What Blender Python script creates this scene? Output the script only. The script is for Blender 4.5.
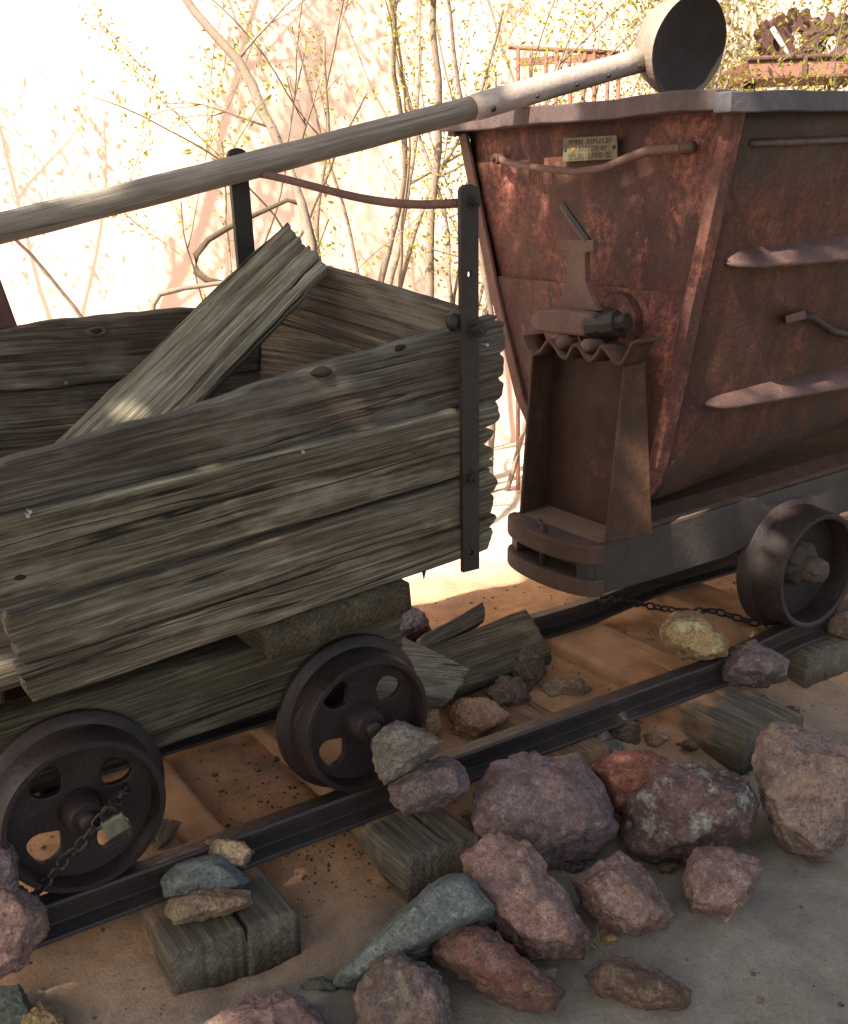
import bpy, bmesh, math, random
from mathutils import Vector, Matrix, noise
import numpy as np

# ------------------------------------------------------------------ scene
for o in list(bpy.data.objects):
    bpy.data.objects.remove(o)
scene = bpy.context.scene
COL = scene.collection

# camera: X runs along the track (to the right and away), Y across it, Z up
CAM_AXES = np.array([[0.83422533, -0.55119306, -0.01594732],     # camera right in world
                     [0.17271849, 0.23372413, 0.95683925],       # camera up
                     [-0.52367588, -0.80097394, 0.29017982]])    # camera back
CAM_POS = np.array([-1.187, -2.011, 1.40])
FPX, PCX, PCY = 1052.09, 424.0, 512.0
cam = bpy.data.cameras.new('camera')
cam.sensor_fit = 'HORIZONTAL'
cam.sensor_width = 36.0
cam.lens = 36.0 * FPX / 848.0
cam.clip_start = 0.05
cam.clip_end = 2000
cam_ob = bpy.data.objects.new('camera', cam)
COL.objects.link(cam_ob)
M = Matrix.Identity(4)
for c in range(3):
    for r in range(3):
        M[r][c] = CAM_AXES[c][r]
    M[c][3] = CAM_POS[c]
cam_ob.matrix_world = M
scene.camera = cam_ob

# light: late-morning sun from behind the left shoulder, carts in the shade of a tree
SUN_EL = math.radians(47)
SUN_H = Vector((-0.955, -0.30, 0)).normalized()
TO_SUN = Vector((SUN_H.x * math.cos(SUN_EL), SUN_H.y * math.cos(SUN_EL), math.sin(SUN_EL)))
world = bpy.data.worlds.new('World')
scene.world = world
world.use_nodes = True
wn = world.node_tree
bg = wn.nodes['Background']
sky = wn.nodes.new('ShaderNodeTexSky')
sky.sky_type = 'NISHITA'
sky.sun_disc = False
sky.sun_elevation = SUN_EL
sky.sun_rotation = math.atan2(SUN_H.x, SUN_H.y)
sky.air_density = 1.0
sky.dust_density = 3.5
sky.ozone_density = 1.0
wn.links.new(sky.outputs[0], bg.inputs[0])
bg.inputs[1].default_value = 0.12
sl = bpy.data.lights.new('sun', 'SUN')
sl.energy = 5.0
sl.angle = math.radians(0.55)
sl.color = (1.0, 0.95, 0.88)
so = bpy.data.objects.new('sun', sl)
COL.objects.link(so)
so.rotation_euler = TO_SUN.to_track_quat('Z', 'Y').to_euler()
so.location = (-8, -3, 10)
vs = scene.view_settings
vs.view_transform = 'Standard'
vs.look = 'None'
vs.gamma = 1
vs.exposure = 1.45
vs.use_white_balance = True            # the photograph is balanced for open shade
vs.white_balance_temperature = 7350
vs.white_balance_tint = 8
vs.use_curve_mapping = False

# ------------------------------------------------------------------ helpers
R = random.Random(7)
WM = {}


def ray(px, py):
    v = np.array([px - PCX, -(py - PCY), -FPX])
    return CAM_AXES.T @ v


def at(px, py, axis, val):
    d = ray(px, py)
    i = 'XYZ'.index(axis)
    p = CAM_POS + (val - CAM_POS[i]) / d[i] * d
    return Vector(p)


def at_plane(px, py, n, k):
    d = Vector(ray(px, py))
    c = Vector(CAM_POS)
    n = Vector(n)
    return c + d * ((k - n.dot(c)) / n.dot(d))


def at_depth(px, py, dep):
    d = Vector(ray(px, py)) / FPX
    return Vector(CAM_POS) + d * dep


def depth_of(p):
    return -float(np.dot(CAM_AXES[2], np.array(p) - CAM_POS))


def tag(o, label, cat=None, group=None, kind=None):
    if label: o['label'] = label
    if cat: o['category'] = cat
    if group: o['group'] = group
    if kind: o['kind'] = kind
    return o


def link(o, parent=None, mat4=None):
    COL.objects.link(o)
    m = mat4 or Matrix.Identity(4)
    WM[o.name] = m
    if parent is not None:
        o.parent = parent
        o.matrix_parent_inverse = Matrix.Identity(4)
        o.matrix_basis = WM[parent.name].inverted() @ m
    else:
        o.matrix_basis = m
    return o


def thing(name, label, cat, loc, group=None):
    o = bpy.data.objects.new(name, None)
    o.empty_display_size = 0.1
    link(o, None, Matrix.Translation(Vector(loc)))
    return tag(o, label, cat, group)


def mk(name, verts, faces, mat, parent=None, smooth=False, frame=None, solid=None, bevel=None, auto=None):
    """verts are world coordinates; frame (4x4) gives the object's own axes"""
    me = bpy.data.meshes.new(name)
    m = frame or Matrix.Identity(4)
    if frame is not None:
        inv = frame.inverted()
        verts = [inv @ Vector(v) for v in verts]
    me.from_pydata([tuple(v) for v in verts], [], faces)
    me.update()
    if mat: me.materials.append(mat)
    if smooth:
        for p in me.polygons: p.use_smooth = True
    o = bpy.data.objects.new(name, me)
    link(o, parent, m)
    if solid:
        s = o.modifiers.new('solid', 'SOLIDIFY'); s.thickness = solid; s.offset = 0
    if bevel:
        b = o.modifiers.new('bevel', 'BEVEL'); b.width = bevel; b.segments = 2; b.limit_method = 'ANGLE'
        b.angle_limit = math.radians(35)
    return o


def frame_at(p, x=None, z=None):
    m = Matrix.Translation(Vector(p))
    if x is not None:
        x = Vector(x).normalized()
        z = Vector(z) if z is not None else Vector((0, 0, 1))
        y = z.cross(x).normalized()
        z = x.cross(y).normalized()
        r = Matrix((x, y, z)).transposed().to_4x4()
        m = m @ r
    return m


def box(x0, x1, y0, y1, z0, z1):
    v = [(x0, y0, z0), (x1, y0, z0), (x1, y1, z0), (x0, y1, z0), (x0, y0, z1), (x1, y0, z1), (x1, y1, z1), (x0, y1, z1)]
    f = [(0, 3, 2, 1), (4, 5, 6, 7), (0, 1, 5, 4), (1, 2, 6, 5), (2, 3, 7, 6), (3, 0, 4, 7)]
    return v, f


def hexa(p):
    """8 world points: four of the bottom, four of the top in the same order"""
    f = [(0, 3, 2, 1), (4, 5, 6, 7), (0, 1, 5, 4), (1, 2, 6, 5), (2, 3, 7, 6), (3, 0, 4, 7)]
    return [Vector(q) for q in p], f


def prism(pts, d):
    """polygon (world points) pushed along vector d"""
    n = len(pts)
    d = Vector(d)
    v = [Vector(p) for p in pts] + [Vector(p) + d for p in pts]
    f = [tuple(range(n))[::-1], tuple(range(n, 2 * n))]
    for i in range(n):
        j = (i + 1) % n
        f.append((i, j, n + j, n + i))
    return v, f


def tube(path, rad, n=8, squash=1.0, cap=True):
    path = [Vector(p) for p in path]
    if not hasattr(rad, '__len__'): rad = [rad] * len(path)
    v, f = [], []
    up = Vector((0.12, 0.31, 0.94))
    for i, p in enumerate(path):
        a = path[max(0, i - 1)]; b = path[min(len(path) - 1, i + 1)]
        t = (b - a).normalized()
        s = t.cross(up)
        if s.length < 1e-4: s = t.cross(Vector((1, 0, 0)))
        s.normalize(); u = s.cross(t)
        for k in range(n):
            an = 2 * math.pi * k / n
            v.append(p + (s * math.cos(an) * squash + u * math.sin(an)) * rad[i])
    for i in range(len(path) - 1):
        for k in range(n):
            k2 = (k + 1) % n
            f.append((i * n + k, i * n + k2, (i + 1) * n + k2, (i + 1) * n + k))
    if cap:
        f.append(tuple(range(n))[::-1])
        f.append(tuple(range((len(path) - 1) * n, len(path) * n)))
    return v, f


def lathe(c, axis, prof, n=40, closed=False):
    """prof: (distance along axis, radius)"""
    c = Vector(c); a = Vector(axis).normalized()
    s = a.cross(Vector((0.1, 0.2, 1))).normalized(); u = s.cross(a)
    v, f = [], []
    for (d, r) in prof:
        for k in range(n):
            an = 2 * math.pi * k / n
            v.append(c + a * d + (s * math.cos(an) + u * math.sin(an)) * r)
    m = len(prof)
    rng = range(m) if closed else range(m - 1)
    for i in rng:
        i2 = (i + 1) % m
        for k in range(n):
            k2 = (k + 1) % n
            f.append((i * n + k, i * n + k2, i2 * n + k2, i2 * n + k))
    return v, f


def join(*vf):
    v, f = [], []
    for a, b in vf:
        o = len(v)
        v += list(a); f += [tuple(i + o for i in q) for q in b]
    return v, f


def fbm(p, oct=4, lac=2.1, gain=0.5):
    s, a = 0.0, 1.0
    q = Vector(p)
    for _ in range(oct):
        s += a * noise.noise(q)
        q = q * lac
        a *= gain
    return s


# ------------------------------------------------------------------ materials
class NT:
    def __init__(self, name):
        self.m = bpy.data.materials.new(name)
        self.m.use_nodes = True
        self.t = self.m.node_tree
        self.b = self.t.nodes['Principled BSDF']
        self.tc = self.t.nodes.new('ShaderNodeTexCoord')
        self.oi = self.t.nodes.new('ShaderNodeObjectInfo')

    def n(self, ty, **kw):
        x = self.t.nodes.new(ty)
        for k, v in kw.items(): setattr(x, k, v)
        return x

    def l(self, a, b): self.t.links.new(a, b)

    def coords(self, scale=(1, 1, 1), rand=True, src='Object'):
        mp = self.n('ShaderNodeMapping')
        mp.inputs['Scale'].default_value = scale
        self.l(self.tc.outputs[src], mp.inputs[0])
        if rand:
            cb = self.n('ShaderNodeMath', operation='MULTIPLY'); cb.inputs[1].default_value = 37.0
            self.l(self.oi.outputs['Random'], cb.inputs[0])
            cx = self.n('ShaderNodeCombineXYZ')
            for i in range(3): self.l(cb.outputs[0], cx.inputs[i])
            self.l(cx.outputs[0], mp.inputs['Location'])
        return mp.outputs[0]

    def noise(self, co, scale=5, detail=6, rough=0.55, dist=0.0):
        x = self.n('ShaderNodeTexNoise')
        x.inputs['Scale'].default_value = scale
        x.inputs['Detail'].default_value = detail
        x.inputs['Roughness'].default_value = rough
        x.inputs['Distortion'].default_value = dist
        self.l(co, x.inputs['Vector'])
        return x.outputs['Fac']

    def ramp(self, fac, stops, interp='LINEAR'):
        r = self.n('ShaderNodeValToRGB')
        r.color_ramp.interpolation = interp
        e = r.color_ramp.elements
        while len(e) < len(stops): e.new(0.5)
        for i, (p, c) in enumerate(stops):
            e[i].position = p
            e[i].color = (*c, 1) if hasattr(c, '__len__') else (c, c, c, 1)
        self.l(fac, r.inputs[0])
        return r.outputs[0]

    def mix(self, fac, a, b, mode='MIX'):
        x = self.n('ShaderNodeMix', data_type='RGBA', blend_type=mode)
        for s, v in ((0, fac), (6, a), (7, b)):
            if hasattr(v, 'is_output'): self.l(v, x.inputs[s])
            elif hasattr(v, '__len__'): x.inputs[s].default_value = (*v, 1)
            else: x.inputs[s].default_value = v
        return x.outputs[2]

    def math(self, op, a, b):
        x = self.n('ShaderNodeMath', operation=op)
        for s, v in ((0, a), (1, b)):
            if hasattr(v, 'is_output'): self.l(v, x.inputs[s])
            else: x.inputs[s].default_value = v
        return x.outputs[0]

    def bump(self, h, strength=0.4, dist=0.01, prev=None):
        x = self.n('ShaderNodeBump')
        x.inputs['Strength'].default_value = strength
        x.inputs['Distance'].default_value = dist
        self.l(h, x.inputs['Height'])
        if prev is not None: self.l(prev, x.inputs['Normal'])
        return x.outputs[0]

    def out(self, col, rough=0.8, normal=None, metal=0.0, spec=0.3):
        if hasattr(col, 'is_output'): self.l(col, self.b.inputs['Base Color'])
        else: self.b.inputs['Base Color'].default_value = (*col, 1)
        if hasattr(rough, 'is_output'): self.l(rough, self.b.inputs['Roughness'])
        else: self.b.inputs['Roughness'].default_value = rough
        self.b.inputs['Metallic'].default_value = metal
        self.b.inputs['Specular IOR Level'].default_value = spec
        if normal is not None: self.l(normal, self.b.inputs['Normal'])
        return self.m


def wood(name, dark, mid, light, tint, tint_amt=0.5, crack=0.5, relief=1.0):
    t = NT(name)
    warp = t.noise(t.coords((0.8, 3, 3)), 2.0, 3)
    co0 = t.coords((1, 1, 1))
    addv = t.n('ShaderNodeVectorMath', operation='ADD')
    sc = t.n('ShaderNodeVectorMath', operation='SCALE')
    wv = t.n('ShaderNodeCombineXYZ')
    t.l(warp, wv.inputs[1]); t.l(warp, wv.inputs[2])
    t.l(wv.outputs[0], sc.inputs[0]); sc.inputs['Scale'].default_value = 0.025
    t.l(co0, addv.inputs[0]); t.l(sc.outputs[0], addv.inputs[1])

    def grain(s):
        mp = t.n('ShaderNodeMapping'); mp.inputs['Scale'].default_value = s
        t.l(addv.outputs[0], mp.inputs[0]); return mp.outputs[0]
    g1 = t.noise(grain((2.6, 105, 105)), 1.0, 8, 0.68)
    g2 = t.noise(grain((6.0, 300, 300)), 1.0, 4, 0.6)
    big = t.noise(t.coords((1.6, 6, 6)), 1.4, 5)
    wvt = t.n('ShaderNodeTexWave', wave_type='RINGS', rings_direction='X')
    wm = t.n('ShaderNodeMapping'); wm.inputs['Location'].default_value = (0, 0.07, 0.055)
    t.l(addv.outputs[0], wm.inputs[0]); 
    rs = t.n('ShaderNodeVectorMath', operation='MULTIPLY'); rs.inputs[1].default_value = (0.12, 1, 1)
    t.l(wm.outputs[0], rs.inputs[0]); t.l(rs.outputs[0], wvt.inputs['Vector'])
    wvt.inputs['Scale'].default_value = 26; wvt.inputs['Distortion'].default_value = 3.0; wvt.inputs['Detail'].default_value = 3
    wvt.inputs['Detail Scale'].default_value = 1.5
    base = t.ramp(g1, [(0.31, dark), (0.5, mid), (0.71, light)])
    base = t.mix(t.ramp(wvt.outputs['Fac'], [(0.0, 0.38), (0.5, 0.0)]), base, dark)
    base = t.mix(t.ramp(g2, [(0.40, 0.6), (0.56, 0.0)]), base, dark)
    fl = t.noise(grain((1.8, 150, 150)), 1.0, 0, 0.4)
    fine = t.ramp(fl, [(0.455, 0.0), (0.49, 1.0), (0.51, 1.0), (0.545, 0.0)])
    base = t.mix(t.math('MULTIPLY', fine, 0.45 * relief), base, dark)
    base = t.mix(t.math('MULTIPLY', t.ramp(big, [(0.40, 0.0), (0.60, 1.0)]), tint_amt), base, tint, 'MULTIPLY')
    patch = t.noise(t.coords((2.5, 7, 7)), 1.7, 6, 0.6)
    base = t.mix(t.ramp(patch, [(0.52, 0.0), (0.72, 0.55)]), base, light)
    base = t.mix(t.ramp(patch, [(0.28, 0.6), (0.44, 0.0)]), base, dark)
    ck = t.noise(grain((0.9, 34, 34)), 1.0, 1, 0.4)
    line = t.ramp(ck, [(0.478, 0.0), (0.494, 1.0), (0.506, 1.0), (0.522, 0.0)])
    brk = t.ramp(t.noise(t.coords((2.0, 12, 12)), 1.0, 3), [(0.50, 0.0), (0.60, 1.0)])
    ckm = t.math('MULTIPLY', line, brk)
    base = t.mix(t.math('MULTIPLY', ckm, crack), base, (0.006, 0.005, 0.004))
    bm = t.bump(g2, 0.6 * relief, 0.002)
    bm = t.bump(g1, 0.7 * relief, 0.004, bm)
    inv = t.math('SUBTRACT', 1.0, ckm)
    bm = t.bump(inv, 0.7 * relief, 0.008, bm)
    return t.out(base, 0.85, bm, spec=0.2)


def dusty(mat):
    """orange dust lying on the part of a tie that is away from its outer end"""
    nt = mat.node_tree
    b = nt.nodes['Principled BSDF']
    src = b.inputs['Base Color'].links[0].from_socket
    tc = nt.nodes.new('ShaderNodeTexCoord'); sp_ = nt.nodes.new('ShaderNodeSeparateXYZ')
    nt.links.new(tc.outputs['Object'], sp_.inputs[0])
    nz_ = nt.nodes.new('ShaderNodeTexNoise'); nz_.inputs['Scale'].default_value = 9; nz_.inputs['Detail'].default_value = 8
    nt.links.new(tc.outputs['Object'], nz_.inputs['Vector'])
    ad = nt.nodes.new('ShaderNodeMath'); ad.operation = 'MULTIPLY_ADD'; ad.inputs[1].default_value = 0.55
    nt.links.new(nz_.outputs['Fac'], ad.inputs[0]); nt.links.new(sp_.outputs[0], ad.inputs[2])
    r = nt.nodes.new('ShaderNodeValToRGB')
    r.color_ramp.elements[0].position = 0.44; r.color_ramp.elements[0].color = (0, 0, 0, 1)
    r.color_ramp.elements[1].position = 0.60; r.color_ramp.elements[1].color = (0.88, 0.88, 0.88, 1)
    nt.links.new(ad.outputs[0], r.inputs[0])
    r2 = nt.nodes.new('ShaderNodeValToRGB')
    r2.color_ramp.elements[0].position = 0.3; r2.color_ramp.elements[0].color = (0.30, 0.15, 0.075, 1)
    r2.color_ramp.elements[1].position = 0.7; r2.color_ramp.elements[1].color = (0.50, 0.28, 0.145, 1)
    nt.links.new(nz_.outputs['Fac'], r2.inputs[0])
    mx = nt.nodes.new('ShaderNodeMix'); mx.data_type = 'RGBA'
    nt.links.new(r.outputs[0], mx.inputs[0]); nt.links.new(src, mx.inputs[6]); nt.links.new(r2.outputs[0], mx.inputs[7])
    nt.links.new(mx.outputs[2], b.inputs['Base Color'])
    return mat


def rust(name, dark, mid, hi, paint=None, paint_amt=0.5, scale=1.0, stain=None, rough=0.75, hi_pos=(0.56, 0.72), spec=0.35, metal=0.0):
    t = NT(name)
    co = t.coords((scale, scale, scale))
    a = t.noise(co, 2.6, 10, 0.62, 0.3)
    b = t.noise(co, 9.0, 8, 0.65)
    c = t.noise(co, 60.0, 4, 0.6)
    base = t.ramp(a, [(0.30, dark), (0.66, mid)])
    base = t.mix(t.ramp(b, [(hi_pos[0], 0.0), (hi_pos[1] + 0.06, 0.6)]), base, hi)
    streak = t.noise(t.coords((14 * scale, 14 * scale, 1.2 * scale)), 1.2, 5, 0.6)
    base = t.mix(t.ramp(streak, [(0.40, 0.45), (0.60, 0.0)]), base, dark)
    if paint:
        p = t.noise(t.coords((1.5 * scale, 1.5 * scale, 1.1 * scale)), 2.4, 14, 0.74, 0.3)
        p2 = t.noise(co, 45, 8, 0.7)
        lo = 0.60 - 0.15 * paint_amt
        base = t.mix(t.math('MULTIPLY', t.ramp(p, [(lo, 0.0), (lo + 0.14, 1.0)]), t.ramp(p2, [(0.42, 0.1), (0.56, 0.85)])), base, paint)
    if stain:
        sn = t.noise(t.coords((scale, scale, scale)), 1.9, 5, 0.55, 0.4)
        base = t.mix(t.ramp(sn, [(0.47, 0.0), (0.60, 0.75)]), base, stain)
    base = t.mix(t.ramp(c, [(0.35, 0.45), (0.6, 0.0)]), base, dark)
    e = t.noise(co, 210.0, 4, 0.7)
    base = t.mix(t.ramp(e, [(0.36, 0.5), (0.52, 0.0)]), base, dark)
    base = t.mix(t.ramp(e, [(0.56, 0.0), (0.72, 0.4)]), base, hi)
    bm = t.bump(e, 0.4, 0.0015)
    bm = t.bump(c, 0.5, 0.004, bm)
    bm = t.bump(b, 0.4, 0.010, bm)
    r = t.ramp(b, [(0.3, rough - 0.15), (0.7, min(1, rough + 0.15))])
    return t.out(base, r, bm, metal=metal, spec=spec)


def stone(name, a, b, spot, scale=1.0, spot_amt=0.6, facing=None):
    t = NT(name)
    co = t.coords((scale, scale, scale))
    n0 = t.noise(co, 5, 4, 0.6, 0.5)
    n1 = t.noise(co, 16, 10, 0.68, 0.6)
    n2 = t.noise(co, 55, 8, 0.7)
    n3 = t.noise(co, 170, 4, 0.65)
    dk = tuple(x * 0.28 for x in a)
    base = t.ramp(n1, [(0.34, a), (0.66, b)])
    base = t.mix(t.ramp(n0, [(0.36, 0.55), (0.56, 0.0)]), base, tuple(x * 0.55 for x in a))
    base = t.mix(t.ramp(n2, [(0.53, 0.0), (0.70, spot_amt)]), base, spot)
    base = t.mix(t.ramp(n2, [(0.30, 0.8), (0.46, 0.0)]), base, dk)
    base = t.mix(t.ramp(n3, [(0.36, 0.6), (0.52, 0.0)]), base, dk)
    if facing:
        fm = t.math('MULTIPLY', t.ramp(t.noise(co, 13, 10, 0.7), [(0.52, 0.0), (0.60, 0.9)]), t.ramp(n2, [(0.35, 0.2), (0.55, 1.0)]))
        base = t.mix(fm, base, facing)
    vo = t.n('ShaderNodeTexVoronoi'); vo.inputs['Scale'].default_value = 60
    t.l(co, vo.inputs['Vector'])
    bm = t.bump(n3, 0.55, 0.003)
    bm = t.bump(n2, 0.9, 0.010, bm)
    bm = t.bump(n1, 0.6, 0.020, bm)
    return t.out(base, 0.85, bm, spec=0.25)


def plain(name, c, var=0.3, scale=8, rough=0.8, bump=0.3, metal=0.0, spec=0.3):
    t = NT(name)
    co = t.coords()
    n = t.noise(co, scale, 8, 0.6)
    base = t.ramp(n, [(0.3, tuple(x * (1 - var) for x in c)), (0.7, tuple(x * (1 + var) for x in c))])
    bm = t.bump(t.noise(co, scale * 6, 5), bump, 0.004)
    return t.out(base, rough, bm, metal=metal, spec=spec)


MW_side = wood('weathered_plank', (0.036, 0.028, 0.020), (0.134, 0.112, 0.082), (0.30, 0.268, 0.204), (0.82, 0.74, 0.58), 0.6, 0.85)
MW_dark = wood('dark_weathered_plank', (0.034, 0.028, 0.022), (0.108, 0.092, 0.074), (0.22, 0.194, 0.162), (0.95, 0.75, 0.62), 0.6, 0.7)
MW_pale = wood('pale_weathered_plank', (0.065, 0.053, 0.038), (0.205, 0.178, 0.132), (0.38, 0.345, 0.265), (0.85, 0.82, 0.68), 0.4, 0.9)
MW_sill = wood('sill_timber', (0.030, 0.024, 0.017), (0.085, 0.070, 0.048), (0.19, 0.165, 0.115), (0.8, 0.78, 0.55), 0.6, 0.7)
MW_pole = wood('pole_wood', (0.14, 0.118, 0.100), (0.25, 0.215, 0.185), (0.34, 0.30, 0.265), (0.9, 0.85, 0.8), 0.4, 0.3)
MW_end = wood('end_grain_timber', (0.032, 0.025, 0.017), (0.088, 0.072, 0.048), (0.17, 0.145, 0.098), (0.85, 0.8, 0.6), 0.5, 0.0, 0.6)
MW_tie = dusty(wood('tie_timber', (0.050, 0.043, 0.033), (0.115, 0.101, 0.080), (0.19, 0.172, 0.140), (0.88, 0.84, 0.7), 0.6, 0.4, 0.45))
MW_dusty = wood('dusty_tie_timber', (0.10, 0.060, 0.035), (0.23, 0.135, 0.075), (0.33, 0.20, 0.12), (0.8, 0.7, 0.5), 0.6, 0.5)
M_iron = rust('dark_iron', (0.010, 0.007, 0.006), (0.029, 0.018, 0.015), (0.070, 0.034, 0.024), rough=0.62, spec=0.45)
M_wheel = rust('wheel_iron', (0.009, 0.0055, 0.0055), (0.030, 0.016, 0.015), (0.085, 0.036, 0.026), rough=0.58, spec=0.45)
M_rail = rust('rail_steel', (0.024, 0.019, 0.018), (0.056, 0.043, 0.040), (0.125, 0.072, 0.050), rough=0.42, spec=0.5, metal=0.2)
M_body = rust('painted_rust_end', (0.026, 0.012, 0.010), (0.140, 0.049, 0.036), (0.25, 0.085, 0.055), paint=(0.40, 0.130, 0.095), paint_amt=0.85)
M_side = rust('rusty_side_sheet', (0.018, 0.010, 0.008), (0.115, 0.041, 0.025), (0.24, 0.082, 0.042), paint=(0.24, 0.080, 0.045), paint_amt=0.45, stain=(0.040, 0.032, 0.025))
M_flange = rust('rusty_flange', (0.060, 0.034, 0.028), (0.145, 0.065, 0.048), (0.24, 0.10, 0.068), paint=(0.27, 0.10, 0.075), paint_amt=0.4)
M_rim = rust('rim_steel', (0.050, 0.048, 0.058), (0.105, 0.092, 0.102), (0.17, 0.125, 0.12), rough=0.7)
M_rib = rust('rib_steel', (0.050, 0.028, 0.025), (0.130, 0.070, 0.061), (0.30, 0.15, 0.12), rough=0.6)
M_ped = rust('pedestal_rust', (0.026, 0.013, 0.009), (0.088, 0.038, 0.022), (0.20, 0.080, 0.038), paint=(0.27, 0.085, 0.048), paint_amt=0.25)
M_brk = rust('bracket_rust', (0.075, 0.042, 0.034), (0.155, 0.082, 0.062), (0.22, 0.12, 0.085), hi_pos=(0.6, 0.8))
M_chass = rust('chassis_steel', (0.022, 0.018, 0.017), (0.052, 0.040, 0.037), (0.11, 0.066, 0.050), rough=0.6, spec=0.45, hi_pos=(0.6, 0.8))
M_deck = rust('deck_steel', (0.12, 0.075, 0.050), (0.22, 0.14, 0.095), (0.32, 0.20, 0.13), rough=0.8)
M_grease = rust('caked_hub', (0.03, 0.022, 0.018), (0.10, 0.072, 0.060), (0.20, 0.14, 0.11), scale=3)
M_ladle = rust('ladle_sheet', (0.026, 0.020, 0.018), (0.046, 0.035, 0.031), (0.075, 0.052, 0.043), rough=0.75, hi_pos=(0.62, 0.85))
M_socket = rust('socket_sheet', (0.30, 0.24, 0.21), (0.46, 0.38, 0.33), (0.56, 0.46, 0.40), rough=0.6)
M_bowl = rust('sunlit_bowl', (0.22, 0.165, 0.135), (0.36, 0.285, 0.235), (0.46, 0.36, 0.30), rough=0.65)
M_rim2 = rust('end_rim_steel', (0.060, 0.042, 0.042), (0.120, 0.080, 0.076), (0.19, 0.115, 0.10), rough=0.75)
M_plaque = plain('brass_plaque', (0.115, 0.095, 0.062), 0.25, 40, 0.55, 0.3, metal=0.3)
M_letters = plain('plaque_letters', (0.080, 0.065, 0.044), 0.2, 60, 0.6, 0.2)
M_brassy = plain('polished_spot', (0.26, 0.15, 0.05), 0.2, 40, 0.4, 0.2, metal=0.4)
M_lock = plain('oxidised_padlock', (0.100, 0.098, 0.066), 0.4, 60, 0.75, 0.4)
M_nail = plain('galvanised', (0.30, 0.31, 0.33), 0.3, 90, 0.45, 0.2, metal=0.5)
M_bark = rust('branch_bark', (0.19, 0.145, 0.115), (0.36, 0.28, 0.23), (0.48, 0.39, 0.33), scale=4, rough=0.9, spec=0.1)
M_bark2 = rust('tree_bark', (0.06, 0.045, 0.032), (0.15, 0.11, 0.08), (0.24, 0.19, 0.15), scale=2, rough=0.95, spec=0.1)
M_fence = rust('fence_rust', (0.16, 0.075, 0.055), (0.30, 0.14, 0.10), (0.40, 0.2, 0.15))
M_gear = rust('gear_rust', (0.06, 0.030, 0.026), (0.15, 0.070, 0.058), (0.24, 0.11, 0.085))
M_sunstrip = plain('sunlit_strip', (0.55, 0.50, 0.44), 0.15, 12, 0.8)


def leafmat(name, c1, c2, trans=0.35):
    t = NT(name)
    n = t.noise(t.coords(rand=False), 3.0, 3)
    w = t.n('ShaderNodeTexWhiteNoise', noise_dimensions='3D')
    g = t.n('ShaderNodeNewGeometry')
    base = t.mix(t.ramp(n, [(0.35, 0.0), (0.65, 1.0)]), c1, c2)
    m = t.out(base, 0.6, spec=0.25)
    tr = t.n('ShaderNodeBsdfTranslucent')
    t.l(base, tr.inputs[0])
    mx = t.n('ShaderNodeMixShader'); mx.inputs[0].default_value = trans
    t.l(t.b.outputs[0], mx.inputs[1]); t.l(tr.outputs[0], mx.inputs[2])
    t.l(mx.outputs[0], t.t.nodes['Material Output'].inputs['Surface'])
    return m


M_leaf = leafmat('shrub_leaf', (0.24, 0.26, 0.028), (0.34, 0.33, 0.055), 0.45)
M_leaf2 = leafmat('tree_leaf', (0.17, 0.175, 0.025), (0.27, 0.25, 0.050), 0.45)
M_canopy = leafmat('canopy_leaf', (0.045, 0.07, 0.02), (0.075, 0.10, 0.03), 0.12)

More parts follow.
